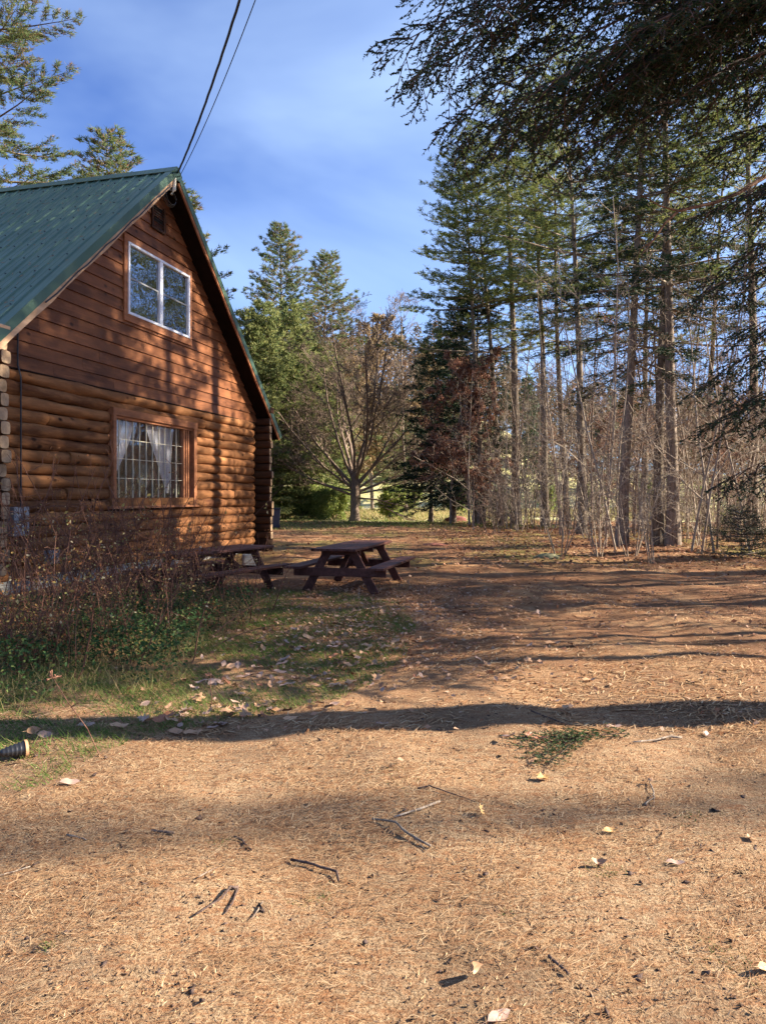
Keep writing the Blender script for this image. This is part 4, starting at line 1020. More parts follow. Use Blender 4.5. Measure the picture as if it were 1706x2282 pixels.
# --- the near hemlock whose limbs hang into the top right of the view
rg = np.random.default_rng(5)
nh = empty('near_hemlock', (6.6, 5.9, 0), 0, 'dark near hemlock limbs hanging into the top right corner', 'tree')
hp = np.array([6.6, 5.9, 0.0])
tpts = [[0, 0, -0.1], [0.03, 0, 2], [-0.05, 0.05, 5], [0, 0, 8], [0.05, 0, 11], [0, 0, 15]]
parts = [ring_tube(tpts, [.34, .28, .25, .21, .13, .03], 14, 0.05)]
S0, S1, R0, R1 = [], [], [], []; TP, TD = [], []
def spray(q, d, Ls):
    """a flat drooping twig with short side twigs"""
    sp = polyline(q, d, Ls, 3, rg, 0.10, -0.10)
    for i in range(3): S0.append(sp[i]); S1.append(sp[i + 1]); R0.append(.005); R1.append(.0035)
    m_ = int(Ls / 0.055)
    for g in range(m_):
        ff = (g + 0.5) / m_ * 3; ii = min(int(ff), 2); b0 = sp[ii] + (sp[ii + 1] - sp[ii]) * (ff - ii); dd = norm(sp[ii + 1] - sp[ii])
        side = norm(np.cross(dd, [0, 0, 1.0])) * (1 if g % 2 else -1)
        Lt = rg.uniform(0.08, 0.20) * (1.2 - 0.6 * g / m_); td = norm(dd * 0.7 + side * 0.8 + [0, 0, rg.normal(-0.15, 0.2)])
        S0.append(b0); S1.append(b0 + td * Lt); R0.append(.0025); R1.append(.0018)
        nn_ = int(Lt / 0.015)
        for h in range(nn_): TP.append(b0 + td * Lt * (h + .3) / nn_); TD.append(td)
def limb(z0, tip, r, sub=0.20, subL=1.0, start=0.3, azj=0.0):
    p0 = np.array([6.6, 5.9, z0]); tip = np.array(tip); Lb = np.linalg.norm(tip - p0)
    n = 10; pts = []
    for i in range(n + 1):
        u = i / n; p = p0 + (tip - p0) * u; p = p + np.array([0, 0, 0.55 * math.sin(u * math.pi) * Lb * 0.10]) + rg.normal(0, 0.03, 3); pts.append(p)
    for i in range(n): S0.append(pts[i]); S1.append(pts[i + 1]); R0.append(r * (1 - .85 * i / n)); R1.append(r * (1 - .85 * (i + 1) / n))
    f = start; sd = 1
    while f < 1:
        x = f * n; i = min(int(x), n - 1); q = pts[i] + (pts[i + 1] - pts[i]) * (x - i); bd = norm(pts[i + 1] - pts[i]); side = norm(np.cross(bd, [0, 0, 1.0])) * sd
        Ls = min(subL * (1.25 - f), 1.3) * rg.uniform(.7, 1.15) + .12
        sv = norm(bd * 0.7 + side * 0.8 + [0, 0, rg.normal(-0.18, .12)])
        sp = polyline(q, sv, Ls, 4, rg, .06, -.05)
        for j in range(4): S0.append(sp[j]); S1.append(sp[j + 1]); R0.append(.010 - .0015 * j); R1.append(.0085 - .0015 * j)
        ns = max(2, int(Ls / 0.16))
        for g in range(ns):
            ff = (g + .6) / ns * 4; jj = min(int(ff), 3); qq = sp[jj] + (sp[jj + 1] - sp[jj]) * min(ff - jj, 1); dd = norm(sp[jj + 1] - sp[jj]); s2 = norm(np.cross(dd, [0, 0, 1.0])) * (1 if g % 2 else -1)
            spray(qq, norm(dd * .7 + s2 * .75 + [0, 0, -.25]), rg.uniform(.18, .40))
        spray(sp[-1], norm(sp[-1] - sp[-2]), 0.3)
        f += sub / Lb * rg.uniform(.7, 1.3); sd = -sd
    spray(pts[-1], norm(pts[-1] - pts[-2]), 0.35)
def px3(px, py, d): return (at(px, d), d, zat(py, d))
for z0, tip, r, subL in (
        (7.6, px3(905, 95, 6.6), .05, .75), (7.3, px3(945, 165, 7.4), .045, .8), (8.3, px3(965, 20, 7.0), .05, 1.0), (7.0, px3(1040, 235, 6.9), .045, .9), (7.9, px3(1000, 90, 6.2), .04, .9),
        (6.7, px3(1120, 300, 7.6), .04, .9), (8.9, px3(1040, -60, 7.6), .05, 1.1), (6.9, px3(1160, 215, 6.3), .04, .9), (8.0, px3(1150, 60, 6.9), .04, 1.0),
        (6.3, px3(1265, 350, 7.2), .035, .7), (7.5, px3(1330, 140, 6.8), .04, .9), (9.3, px3(1200, -140, 7.0), .04, 1.1), (6.6, px3(1450, 170, 8.2), .03, .7),
        (5.6, px3(1590, 330, 8.0), .03, .9), (5.0, px3(1560, 480, 8.3), .03, .85), (4.4, px3(1590, 640, 8.0), .025, .8), (6.2, px3(1600, 200, 7.8), .03, .9), (3.5, px3(1600, 830, 8.2), .022, .75), (3.0, px3(1615, 940, 8.0), .02, .75), (2.7, px3(1640, 1050, 8.2), .018, .6), (3.2, px3(1650, 890, 7.6), .02, .7), (4.7, px3(1640, 570, 7.7), .02, .8),
        (7.2, px3(1090, 150, 7.8), .04, 1.0), (7.2, px3(1300, 250, 7.0), .03, .9), (8.4, px3(1100, 0, 6.6), .04, 1.0), (6.7, px3(1190, 290, 7.0), .03, .9), (7.0, px3(1400, 200, 7.2), .03, .9), (6.8, px3(1050, 290, 7.4), .03, .8),
        (5.4, px3(1660, 420, 7.0), .02, .6), (3.9, px3(1670, 720, 7.6), .02, .5)):
    limb(z0, tip, r * .8, subL=subL * 1.0, sub=0.115, start=0.50 if z0 > 6.4 else 0.3)
V2, F2 = seg_mesh(S0, S1, R0, R1, 3); V1, F1 = parts[0]
V2 = V2 - hp
Vw, Fw = joinm([(V1, F1), (V2, F2)])
link('trunk', fastmesh('near_hemlock_wood', Vw, Fw, M['stick_dark'], smooth=True), nh)
TP = np.array(TP); TD = np.array(TD); n = len(TP)
print('near hemlock needles', n)
sidev = norm(np.cross(TD, rg.normal(0, 0.25, (n, 3)) + [0, 0, 1.0])) * np.where(rg.random(n) < .5, 1, -1)[:, None]
V, Fc, tt = blades(TP - hp, TD * .7 + sidev + rg.normal(0, .15, (n, 3)), rg.uniform(.026, .042, n), .020 * rg.uniform(.8, 1.3, n), rg, np.clip(rg.normal(.3, .2, n), 0, 1))
link('crown', fastmesh('near_hemlock_crown', V, Fc, M['hemlock_leaf'], tint=tt), nh)
# dead limb with bare orange brown bark
pl = [px3(1830, 300, 8.6), px3(1706, 392, 8.2), px3(1640, 432, 8.0), px3(1590, 452, 7.9), px3(1545, 462, 7.8), px3(1510, 470, 7.7), px3(1480, 498, 7.6), px3(1455, 535, 7.6), px3(1430, 565, 7.5), px3(1424, 600, 7.5)]
pl = [Vector(p) - Vector(hp) for p in pl]
w = MB().tube([Vector((0, 0, 6.6))] + pl, [.05, .032, .026, .022, .020, .018, .016, .012, .009, .006, .003], 7, cap=True)
w.tube([pl[5], pl[5] + Vector((-.20, -.05, .03)), pl[5] + Vector((-.38, 0, .16))], [.012, .008, .004], 5)
w.tube([pl[7], pl[7] + Vector((-.14, 0, -.10)), pl[7] + Vector((-.2, 0, -.28))], [.007, .005, .002], 5)
w.tube([pl[3], pl[3] + Vector((-.1, .05, -.2)), pl[3] + Vector((-.28, 0, -.35))], [.009, .006, .002], 5)
w.build('dead_limb', M['bark_red'], nh, smooth=True)['label'] = 'bare orange brown dead limb reaching left'

# ------------------------------------------------------------------ far woods on the hill
rg = np.random.default_rng(31)
P_, T_ = [], []
for i in range(420):
    x = rg.uniform(-75, 120); y = rg.uniform(88, 150); g = gzf(x, y)
    kind = rg.random(); Hh = rg.uniform(9, 16); Rr = rg.uniform(2.0, 3.4)
    m_ = 420
    u = rg.random(m_); th = rg.uniform(0, 6.28, m_)
    if kind < .38: hz = u ** .8; rad_ = Rr * (1 - hz) * np.sqrt(rg.random(m_)) + .1; base = .12
    else: hz = u; rad_ = Rr * np.sin(np.pi * np.clip(hz * .8 + .15, 0, 1)) * rg.random(m_) ** .4; base = .3
    zz = Hh * (base + (1 - base) * hz)
    P_.append(np.stack([x + rad_ * np.cos(th), y + rad_ * np.sin(th), g + zz], 1))
    tb = rg.uniform(.05, .38) if kind < .38 else rg.uniform(.5, 1.0)
    T_.append(np.clip(tb + rg.normal(0, .06, m_), 0, 1))
P_ = np.concatenate(P_); T_ = np.concatenate(T_); n = len(P_)
V, Fc, tt = blades(P_, rg.normal(0, 1, (n, 3)) * [1, 1, .7] + [0, 0, .3], rg.uniform(.5, 1.0, n), rg.uniform(.16, .36, n), rg, T_)
fw_ = link('far_woods', fastmesh('far_woods', V, Fc, M['farwood'], tint=tt)); tag(fw_, 'mixed autumn woods on the hillside across the field', 'woods', kind='stuff')

# ------------------------------------------------------------------ ground litter
def inpoly(P, poly):
    x, y = P[:, 0], P[:, 1]; c = np.zeros(len(P), bool); j = len(poly) - 1
    for i in range(len(poly)):
        xi, yi = poly[i]; xj, yj = poly[j]
        c ^= ((yi > y) != (yj > y)) & (x < (xj - xi) * (y - yi) / (yj - yi + 1e-12) + xi); j = i
    return c
GR = [gp(-60, 1790), gp(90, 1755), gp(230, 1680), gp(330, 1640), gp(560, 1600), gp(760, 1560), gp(900, 1470), gp(930, 1400), gp(890, 1340), gp(700, 1320), (-4.0, 13.5), (-6.0, 10), (-4.6, 5.0)]
def lowfreq(P, s, seed):
    r_ = np.random.default_rng(seed); o = 0
    for i in range(6):
        a, b_, ph = r_.normal(0, s, 3); o = o + np.sin(P[:, 0] * a + P[:, 1] * b_ + ph * 5)
    return o / 6
rg = np.random.default_rng(8)
# pine needles: thin curved strips in two segments, strewn in drifts, mostly lying left-right
def needles(n, y0, y1, ln, w, seed, name, label, dens_pow=1.0):
    rg = np.random.default_rng(seed)
    y = y0 + (y1 - y0) * rg.random(n) ** dens_pow; x = rg.uniform(-1, 1, n) * (0.56 * y + 0.3)
    P = np.stack([x, y], 1); keep = (lowfreq(P, 2.2, 3) + lowfreq(P, 6, 9) * .7 + rg.normal(0, .24, n)) > 0.10
    keep &= ~inpoly(P, GR) | (rg.random(n) < .25)
    P = P[keep]; n = len(P); a = rg.normal(0.35, 0.75, n); L_ = rg.uniform(ln[0], ln[1], n)
    d = np.stack([np.cos(a), np.sin(a)], 1); s = np.stack([-d[:, 1], d[:, 0]], 1) * (w * rg.uniform(.6, 1.3, n) * np.clip(P[:, 1] / 3.8, .45, 1.3))[:, None]
    bend = rg.normal(0, .08, n)[:, None] * L_[:, None]
    V = np.zeros((n, 5, 3)); z = gz(P[:, 0], P[:, 1])
    mid = P + d * L_[:, None] * .5 + np.stack([-d[:, 1], d[:, 0]], 1) * bend; tip = P + d * L_[:, None]
    V[:, 0, :2] = P - s; V[:, 1, :2] = P + s; V[:, 2, :2] = mid + s; V[:, 3, :2] = mid - s; V[:, 4, :2] = tip
    h0 = rg.uniform(.003, .010, n); h1 = h0 + np.abs(rg.normal(0, .009, n)); h2 = rg.uniform(.002, .014, n)
    V[:, 0, 2] = z + h0; V[:, 1, 2] = z + h0; V[:, 2, 2] = z + h1; V[:, 3, 2] = z + h1; V[:, 4, 2] = z + h2
    i = np.arange(n)[:, None] * 5; Fc = np.concatenate([i + [0, 1, 2], i + [0, 2, 3], i + [3, 2, 4]], 1).reshape(-1, 3)
    o = link(name, fastmesh(name, V.reshape(-1, 3), Fc, M['needle'], tint=np.repeat(np.clip(rg.normal(.56, .27, n), 0, 1), 5)))
    tag(o, label, 'pine needles', kind='stuff')
needles(60000, 1.4, 5.2, (.04, .085), .0013, 1, 'fallen_pine_needles', 'orange brown pine needles strewn over the sandy drive in front', 1.25)
needles(40000, 5.0, 13, (.07, .14), .0032, 2, 'fallen_pine_needles', 'pine needle carpet over the middle of the drive', 1.2)
# dry grass stubble / straw in the near drive
n = 46000; y = 1.4 + 5.6 * rg.random(n) ** 1.3; x = rg.uniform(-1, 1, n) * (0.56 * y + .3); P = np.stack([x, y], 1)
keep = (lowfreq(P, 3, 13) + rg.normal(0, .4, n)) > -.1; P = P[keep]; n = len(P)
a = rg.normal(.5, .8, n); up = rg.uniform(.05, .7, n)
V, Fc, tt = blades(np.column_stack([P, gz(P[:, 0], P[:, 1])]), np.stack([np.cos(a), np.sin(a), up], 1), rg.uniform(.010, .028, n), .0034 * rg.uniform(.6, 1.4, n), rg, np.clip(rg.normal(.68, .25, n), 0, 1))
o = link('dry_stubble', fastmesh('dry_stubble', V, Fc, M['needle'], tint=tt)); tag(o, 'short dry straw coloured stubble over the sandy drive', 'stubble', kind='stuff')
# grass
def grass(name, label, P, hgt, w, seed, tmean=.45, lay=1.0):
    rg = np.random.default_rng(seed); n = len(P); a = rg.normal(2.6, 1.3, n)
    V, Fc, tt = blades(np.column_stack([P, gz(P[:, 0], P[:, 1]) - .005]), np.stack([np.cos(a) * lay, np.sin(a) * lay, rg.uniform(.35, 1.3, n)], 1), rg.uniform(hgt[0], hgt[1], n), w * rg.uniform(.6, 1.4, n), rg, np.clip(tmean + .25 * lowfreq(P, 2.5, 4) + rg.normal(0, .16, n), 0, 1))
    o = link(name, fastmesh(name, V, Fc, M['grass'], tint=tt)); tag(o, label, 'grass', kind='stuff')
P = rg.uniform([-6, 4], [1, 13.5], (170000, 2)); keep = inpoly(P, GR) & ((lowfreq(P, 3.0, 5) + .5 * lowfreq(P, 7, 6) + rg.normal(0, .22, len(P))) > -.18)
P = P[keep]; P = P[rg.random(len(P)) < np.clip(7.5 / P[:, 1], 0, 1)]
grass('grass', 'green grass with dry tufts between the brambles and the drive', P, (.04, .12), .0050, 2, .55)
P = np.stack([rg.uniform(-30, 10, 26000), rg.uniform(36, 50, 26000)], 1)
grass('far_grass', 'sunlit yellow green grass strip at the field edge', P, (.10, .22), .03, 3, .72)
P = np.stack([rg.uniform(-20, 40, 30000), rg.uniform(50, 80, 30000)], 1)
grass('field_grass', 'pale dry grass of the field behind the wood', P, (.3, .6), .06, 4, .95, .6)
# small green weeds dotted over the drive
P = np.concatenate([rg.normal(c_, s_, (k_, 2)) for c_, s_, k_ in ((gp(700, 1990), .05, 160), (gp(1340, 1930), .05, 120), (gp(1640, 2130), .08, 200), (gp(1560, 1830), .07, 150), (gp(500, 1880), .03, 60), (gp(105, 2120), .02, 60), (gp(1130, 2025), .015, 40), (gp(1620, 1440), .25, 300), (gp(890, 1740), .1, 120))])
grass('weeds', 'tiny green weeds dotted over the sandy drive', P, (.012, .03), .004, 5, .35)

# leaf litter on the forest floor and drive
n = 30000; P = np.stack([rg.uniform(2.0, 34, n), rg.uniform(12.5, 46, n)], 1)
edge = 14.5 + 3.5 * np.clip((9 - P[:, 0]) / 6, 0, 3.6)
keep = (P[:, 1] > edge + rg.normal(0, 1.2, n)) ; P = P[keep]
n2_ = 6500; Q = np.stack([rg.uniform(-7, 9, n2_), rg.uniform(9, 44, n2_)], 1)
P = np.concatenate([P, Q]); n = len(P)
D = np.column_stack([rg.normal(0, 1, (n, 2)), rg.normal(0, .25, n)])
me = leaf_quads('leaf_litter', np.column_stack([P, gz(P[:, 0], P[:, 1]) + rg.uniform(.005, .04, n)]), D, rg.uniform(.07, .14, n) * np.where(P[:, 1] < 16, .72, 1), rg.uniform(.04, .09, n) * np.where(P[:, 1] < 16, .72, 1), rg, M['litter'], tint=np.clip(rg.normal(.52, .25, n), 0, 1), flatness=.35)
o = link('leaf_litter', me); tag(o, 'rust brown fallen leaves covering the forest floor', 'leaf litter', kind='stuff')
n = 2600; P = np.concatenate([rg.normal(gp(800, 1400), (.9, 1.3), (n, 2)), rg.normal((-.2, 12.3), (1.0, .9), (1400, 2)), rg.uniform([-1, 5], [5, 13], (900, 2))]); n = len(P)
D = np.column_stack([rg.normal(0, 1, (n, 2)), rg.normal(0, .3, n)])
me = leaf_quads('small_leaf_litter', np.column_stack([P, gz(P[:, 0], P[:, 1]) + rg.uniform(.004, .03, n)]), D, rg.uniform(.03, .075, n), rg.uniform(.02, .045, n), rg, M['litter'], tint=np.clip(rg.normal(.7, .22, n), 0, 1), flatness=.5)
o = link('small_leaf_litter', me); tag(o, 'small dry leaf fragments around the picnic tables', 'leaf litter', kind='stuff')
# dark crumbs and pebbles on the near drive
n = 16000; y = 1.4 + 4.5 * rg.random(n) ** 1.3; x = rg.uniform(-1, 1, n) * (.56 * y + .3)
P = np.column_stack([x, y, gz(x, y) + .002]); sz = rg.uniform(.0015, .006, n) * (1 + (rg.random(n) > .96) * 1.5)
V = P[:, None] + rg.normal(0, 1, (n, 4, 3)) * sz[:, None, None] * [1, 1, .6]
i = np.arange(n)[:, None] * 4; Fc = np.concatenate([i + [0, 1, 2], i + [0, 2, 3], i + [0, 3, 1], i + [1, 3, 2]], 1).reshape(-1, 3)
o = link('bark_crumbs', fastmesh('bark_crumbs', V.reshape(-1, 3), Fc, M['stick_dark'])); tag(o, 'tiny dark bark crumbs and soil bits on the drive', 'debris', kind='stuff')

# ---- individual fallen leaves
def leaf_shape(seed, kind, mt, curl=.35):
    rg = np.random.default_rng(seed)
    if kind == 'oval': out = [(-.5, 0), (-.36, .13), (-.15, .22), (.08, .24), (.28, .17), (.42, .07), (.55, 0), (.42, -.08), (.28, -.18), (.08, -.25), (-.15, -.21), (-.36, -.12)]
    elif kind == 'lobed': out = [(-.5, 0), (-.3, .06), (-.32, .22), (-.14, .13), (-.08, .32), (.06, .17), (.18, .34), (.24, .14), (.40, .16), (.55, 0), (.40, -.16), (.24, -.13), (.18, -.33), (.06, -.16), (-.08, -.33), (-.14, -.14), (-.32, -.20), (-.3, -.07)]
    else: out = [(-.5, 0), (-.30, .10), (-.34, .34), (-.10, .26), (.02, .46), (.14, .20), (.36, .30), (.34, .10), (.56, 0), (.34, -.12), (.36, -.30), (.14, -.2), (.02, -.46), (-.10, -.26), (-.34, -.32), (-.30, -.10)]
    V = []; fs = []; n = len(out)
    def z_(x, y): return curl * (1.6 * y * y + .9 * x * x * (1 if seed % 2 else .2)) + .05 * math.sin(9 * x + seed) + .04 * math.sin(13 * y)
    for sc_ in (1.0, .5):
        for (x, y) in out: V.append((x * sc_, y * sc_, z_(x * sc_, y * sc_) + rg.normal(0, .012)))
    V.append((0, 0, 0))
    for k in range(n):
        a, b_ = k, (k + 1) % n; fs.append((a, b_, n + b_, n + a)); fs.append((n + a, n + b_, 2 * n))
    i = len(V); V += [(-.5, .008, z_(-.5, 0)), (-.5, -.008, z_(-.5, 0)), (-.78, -.005, z_(-.5, 0) - .03), (-.78, .005, z_(-.5, 0) - .03)]; fs.append((i, i + 1, i + 2, i + 3))
    me = bpy.data.meshes.new('fallen_leaf'); me.from_pydata(V, [], fs); me.update(); me.materials.append(mt)
    for p in me.polygons: p.use_smooth = True
    return me
LM = {}
for i, (kd, mk, cu) in enumerate((('oval', 'leaf_tan', .5), ('oval', 'leaf_pink', .3), ('lobed', 'leaf_pink', .4), ('oval', 'leaf_rust', .6), ('lobed', 'leaf_tan', .3), ('star', 'leaf_tan', .35), ('star', 'leaf_gold', .5), ('oval', 'leaf_gold', .9), ('oval', 'leaf_tan', 1.3))):
    LM[i] = leaf_shape(i + 3, kd, M[mk], cu)
def put_leaf(px, py, size, mi, rot, label=None, group=None, z=.012):
    x, y = gp(px, py); o = link('fallen_leaf', LM[mi]); o.location = (x, y, gzf(x, y) + z); o.scale = (size,) * 3; o.rotation_euler = rot
    return tag(o, label or 'dry curled leaf lying in the grass beside the drive', 'leaf', group)
hero = [(1050, 2165, .088, 8, (R(70), R(15), R(60)), 'curled tan leaf standing on edge nearest the camera', .035), (1330, 1924, .085, 8, (R(20), R(10), R(10)), 'curled brown leaf right of centre on the drive', .015),
        (1447, 1748, .075, 8, (R(150), R(20), R(70)), 'rounded tan leaf cupped over beside a forked twig', .04), (1358, 1850, .085, 7, (R(15), R(5), R(8)), 'flat orange leaf right of centre on the drive', .012),
        (1208, 1738, .10, 6, (R(12), R(5), R(20)), 'golden leaf lying below the green hemlock sprig', .015), (1070, 1822, .085, 6, (R(60), R(0), R(80)), 'golden lobed leaf standing near the pale stick', .03),
        (1503, 1925, .09, 1, (0, 0, R(-10)), 'flat pale leaf on the right part of the drive', .008), (1672, 1876, .07, 0, (R(15), 0, R(100)), 'tan leaf near the right edge of the picture', .01), (1700, 2165, .08, 7, (R(35), R(20), R(30)), 'golden leaf cut by the right edge low down', .02),
        (1178, 1648, .09, 3, (R(25), 0, R(40)), 'dark rust leaf at the top of the hemlock sprig', .02), (1205, 1655, .11, 3, (R(5), 0, R(-10)), 'rust leaf next to the hemlock sprig, the right one', .02), (1366, 1621, .13, 1, (0, 0, R(5)), 'pale leaf lying in the broad trunk shadow', .01),
        (1572, 1632, .10, 2, (R(25), 0, R(60)), 'pale leaf in the shadow near the right edge', .015), (72, 1648, .13, 0, (R(70), R(10), R(70)), 'upright tan leaf above the black lamp', .05), (100, 1652, .13, 1, (R(30), 0, R(-10)), 'pinkish leaf right of the upright one', .03),
        (265, 1624, .15, 0, (R(8), R(5), R(5)), 'tan leaf at the right side of the leaning weed', .03), (192, 1629, .13, 1, (R(10), 0, R(15)), 'tan leaf under the leaning weed stem', .03), (155, 1748, .12, 1, (R(15), R(8), R(20)), 'pinkish leaf on bare soil at the lower edge of the grass', .02),
        (358, 1615, .15, 3, (R(35), 0, R(40)), 'rust leaf standing at the tip of the grass', .05), (392, 1632, .13, 0, (R(25), 0, R(-15)), 'tan leaf in the cluster at the tip of the grass', .02), (428, 1632, .15, 0, (R(8), 0, R(10)), 'flat tan leaf right end of the cluster at the tip of the grass', .012),
        (646, 1605, .12, 0, (R(20), 0, R(12)), 'brown leaf at the border of grass and shadow', .01), (617, 1586, .12, 0, (R(10), 0, R(-30)), 'tan leaf left of the brown one at the shadow border', .02), (850, 1617, .11, 1, (0, 0, R(8)), 'pale leaf in the shadow at the centre', .01),
        (1110, 2260, .10, 1, (R(10), 0, R(30)), 'greyish leaf low near the bottom edge', .01), (1230, 1437, .2, 0, (R(5), 0, 0), 'pale leaf in the middle of the striped drive', .015), (1310, 1521, .14, 0, (R(5), 0, 0), 'tan leaf above the trunk shadow', .015), (1132, 1514, .16, 0, (R(5), 0, 0), 'tan leaf left of centre above the trunk shadow', .015)]
for (px, py, sz, mi, rot, lab, z) in hero: put_leaf(px, py, sz * .86, mi, rot, lab, None, z)
cnt = 0
for (cx_, cy_, sx2, sy2, n) in ((700, 1480, 130, 45, 70), (800, 1400, 60, 30, 45), (560, 1545, 110, 30, 34), (450, 1580, 90, 25, 22), (430, 1610, 60, 18, 14), (700, 1550, 90, 20, 18), (850, 1370, 60, 25, 25), (1150, 1480, 220, 60, 22)):
    for i in range(n):
        px, py = random.gauss(cx_, sx2), random.gauss(cy_, sy2)
        if py < 1320 or py > 1680 or px < 120: continue
        sz_ = random.uniform(.065, .135); mi_ = random.choice([0, 0, 1, 1, 1, 2, 3, 4, 5]); tl_ = random.gauss(0, 14)
        lb_ = ('small ' if sz_ < .085 else 'large ' if sz_ > .115 else '') + ('tilted ' if abs(tl_) > 16 else '') + {0: 'tan oval', 1: 'pinkish oval', 2: 'pinkish lobed', 3: 'rust', 4: 'tan lobed', 5: 'tan pointed'}[mi_] + ' leaf'
        zn_ = 'behind the trunk shadow on the drive' if px > 930 else 'near the right picnic table' if py < 1400 and px > 700 else 'at the border of grass and drive' if px > 780 else 'at the front edge of the grass' if py > 1560 else 'beside the green ground cover' if px < 520 else 'in the middle of the grass'
        put_leaf(px, py, sz_, mi_, (R(tl_), R(random.gauss(0, 14)), random.uniform(0, 6.28)), uniq(lb_, zn_ + (', left part' if px < 650 else ', right part' if px < 930 else '')), 'fallen leaves in the grass', random.uniform(.015, .05)); cnt += 1

for (sx_, sy_, sz_, mi_, lb_) in ((0.3, .1, .09, 0, 'dry tan leaf lying on the right picnic table'), (-0.6, -.2, .08, 3, 'rust leaf lying on the near end of the right picnic table'), (0.7, .62, .09, 1, 'pale leaf on the left bench of the right picnic table')):
    v_ = Matrix.Rotation(RZ, 4, 'Z') @ Vector((sx_, sy_, 0)); o = link('fallen_leaf', LM[mi_]); o.location = (v_.x - .5, v_.y + 13.1, gzf(-.5, 13.1) + (.757 if abs(sy_) < .4 else .46)); o.scale = (sz_,) * 3; o.rotation_euler = (0, 0, sx_ * 9); tag(o, lb_, 'leaf')
# ---- sticks
def stick(pts, r0, r1, mt, label, lift=0.0, side=None):
    r0 *= .72; r1 *= .72
    P = []
    for i, (px, py) in enumerate(pts):
        x, y = gp(px, py); P.append((x, y, gzf(x, y) + r0 * 0.9 + .006 + lift * math.sin(math.pi * i / max(1, len(pts) - 1))))
    fine = [];
    for i in range(len(P) - 1):
        for u in (0, .33, .66): fine.append(Vector(P[i]).lerp(Vector(P[i + 1]), u) + Vector((random.gauss(0, r0 * .35), random.gauss(0, r0 * .35), 0)))
    fine.append(Vector(P[-1])); n = len(fine)
    w = MB().tube(fine, [r0 + (r1 - r0) * i / (n - 1) * 1.0 + random.uniform(-.1, .15) * r0 for i in range(n)], 7)
    for a, b_ in (side or []):
        q = Vector(P[a]); x, y = gp(*b_); w.tube([q, (q + Vector((x, y, gzf(x, y)))) / 2 + Vector((0, 0, .01)), Vector((x, y, gzf(x, y) + .006))], [r0 * .7, r0 * .5, r0 * .3], 6)
    return tag(w.build('stick', mt, None, smooth=True), label, 'stick')
SD, TPL = M['stick_dark'], M['twig_pale']
stick([(645, 1908), (700, 1925), (750, 1942), (754, 1957)], .0085, .007, SD, 'dark bent stick left of centre with hooked right end', .01)
stick([(529, 1990), (512, 1995), (493, 2022), (434, 2056)], .008, .004, SD, 'dark curved stick shaped like an arch, lower left', .012)
stick([(530, 1992), (514, 2026), (501, 2046)], .006, .003, SD, 'short dark twig beside the curved stick')
stick([(339, 1859), (388, 1866)], .009, .0085, M['twig_brown'], 'short thick brown stick end at the left')
stick([(522, 1867), (539, 1877), (560, 1898)], .007, .006, SD, 'short knobbly dark stick above the bent one')
stick([(830, 1832), (881, 1845), (907, 1871), (959, 1894)], .0065, .008, M['bark_grey'], 'grey split stick just left of centre', .01, [(1, (950, 1902))])
stick([(878, 1832), (938, 1822), (979, 1801)], .006, .009, TPL, 'pale peeled stick above the grey split one', .006)
stick([(930, 1770), (955, 1768), (985, 1778), (1057, 1796)], .005, .004, SD, 'long thin dark twig above the pale peeled stick', .01)
stick([(1409, 1656), (1461, 1650), (1490, 1643), (1518, 1642)], .006, .011, TPL, 'pale gnarled stick right of the hemlock sprig', .006, [(2, (1500, 1634))])
stick([(1446, 1745), (1456, 1768), (1456, 1782), (1436, 1795)], .005, .007, M['bark_grey'], 'grey forked twig under the cupped tan leaf', .006, [(2, (1456, 1797))])
stick([(1202, 1615), (1220, 1637)], .003, .003, TPL, 'thin pale twig pointing at the hemlock sprig')
stick([(1181, 1597), (1225, 1610), (1266, 1621)], .007, .006, SD, 'dark stick lying in the broad trunk shadow')
stick([(-10, 1958), (30, 1950), (68, 1939)], .004, .004, TPL, 'pale straight stick at the left edge')
stick([(149, 1866), (172, 1872), (192, 1880)], .007, .004, TPL, 'pale chip of wood at the lower left')
stick([(1224, 2130), (1245, 2150), (1266, 2170)], .008, .006, SD, 'dark bark sliver near the bottom right')
stick([(440, 1976), (460, 1962), (483, 1945)], .005, .003, M['bark_grey'], 'thin grey twig above the curved stick')
stick([(585, 2010), (575, 2030), (560, 2052)], .004, .003, M['bark_grey'], 'thin grey twig right of the curved stick')
stick([(1562, 1284), (1590, 1285), (1612, 1279)], .009, .006, TPL, 'thin pale branch lying at the foot of the wood')
stick([(1640, 1262), (1670, 1258), (1700, 1264)], .012, .008, TPL, 'pale stick lying near the right edge of the wood floor')
stick([(905, 1520), (935, 1505), (965, 1480)], .004, .003, TPL, 'thin straw stalk at the grass edge')

# leaning dead weed with a dry head, and a thin upright stem
def weed(px, py, top, label, head=True):
    x, y = gp(px, py); b0 = Vector((x, y, gzf(x, y))); w0 = empty('dead_weed', b0, 0, label, 'weed')
    tv = Vector(top) - b0
    MB().tube([(0, 0, -.02), tv * .35 + Vector((.02, 0, 0)), tv * .7, tv], [.004, .0035, .003, .0025], 6).build('stem', M['bramble'], w0, smooth=True)
    if head:
        w = MB()
        for i in range(14):
            d = Vector((random.gauss(0, 1), random.gauss(0, 1), random.gauss(.3, .6))).normalized() * random.uniform(.02, .06)
            w.tube([tv, tv + d * .6, tv + d], [.0015, .003, .008], 5)
        w.build('seed_head', M['bramble'], w0)
        MB().tube([tv * .62, tv * .62 + Vector((.05, 0, .03))], [.003, .002], 5).build('side_twig', M['bramble'], w0)
    return w0
weed(228, 1690, px3(118, 1510, 4.75), 'leaning reddish dead weed with a dry seed head')
weed(465, 1585, px3(470, 1500, 5.5), 'thin upright dark stem at the edge of the grass', False)

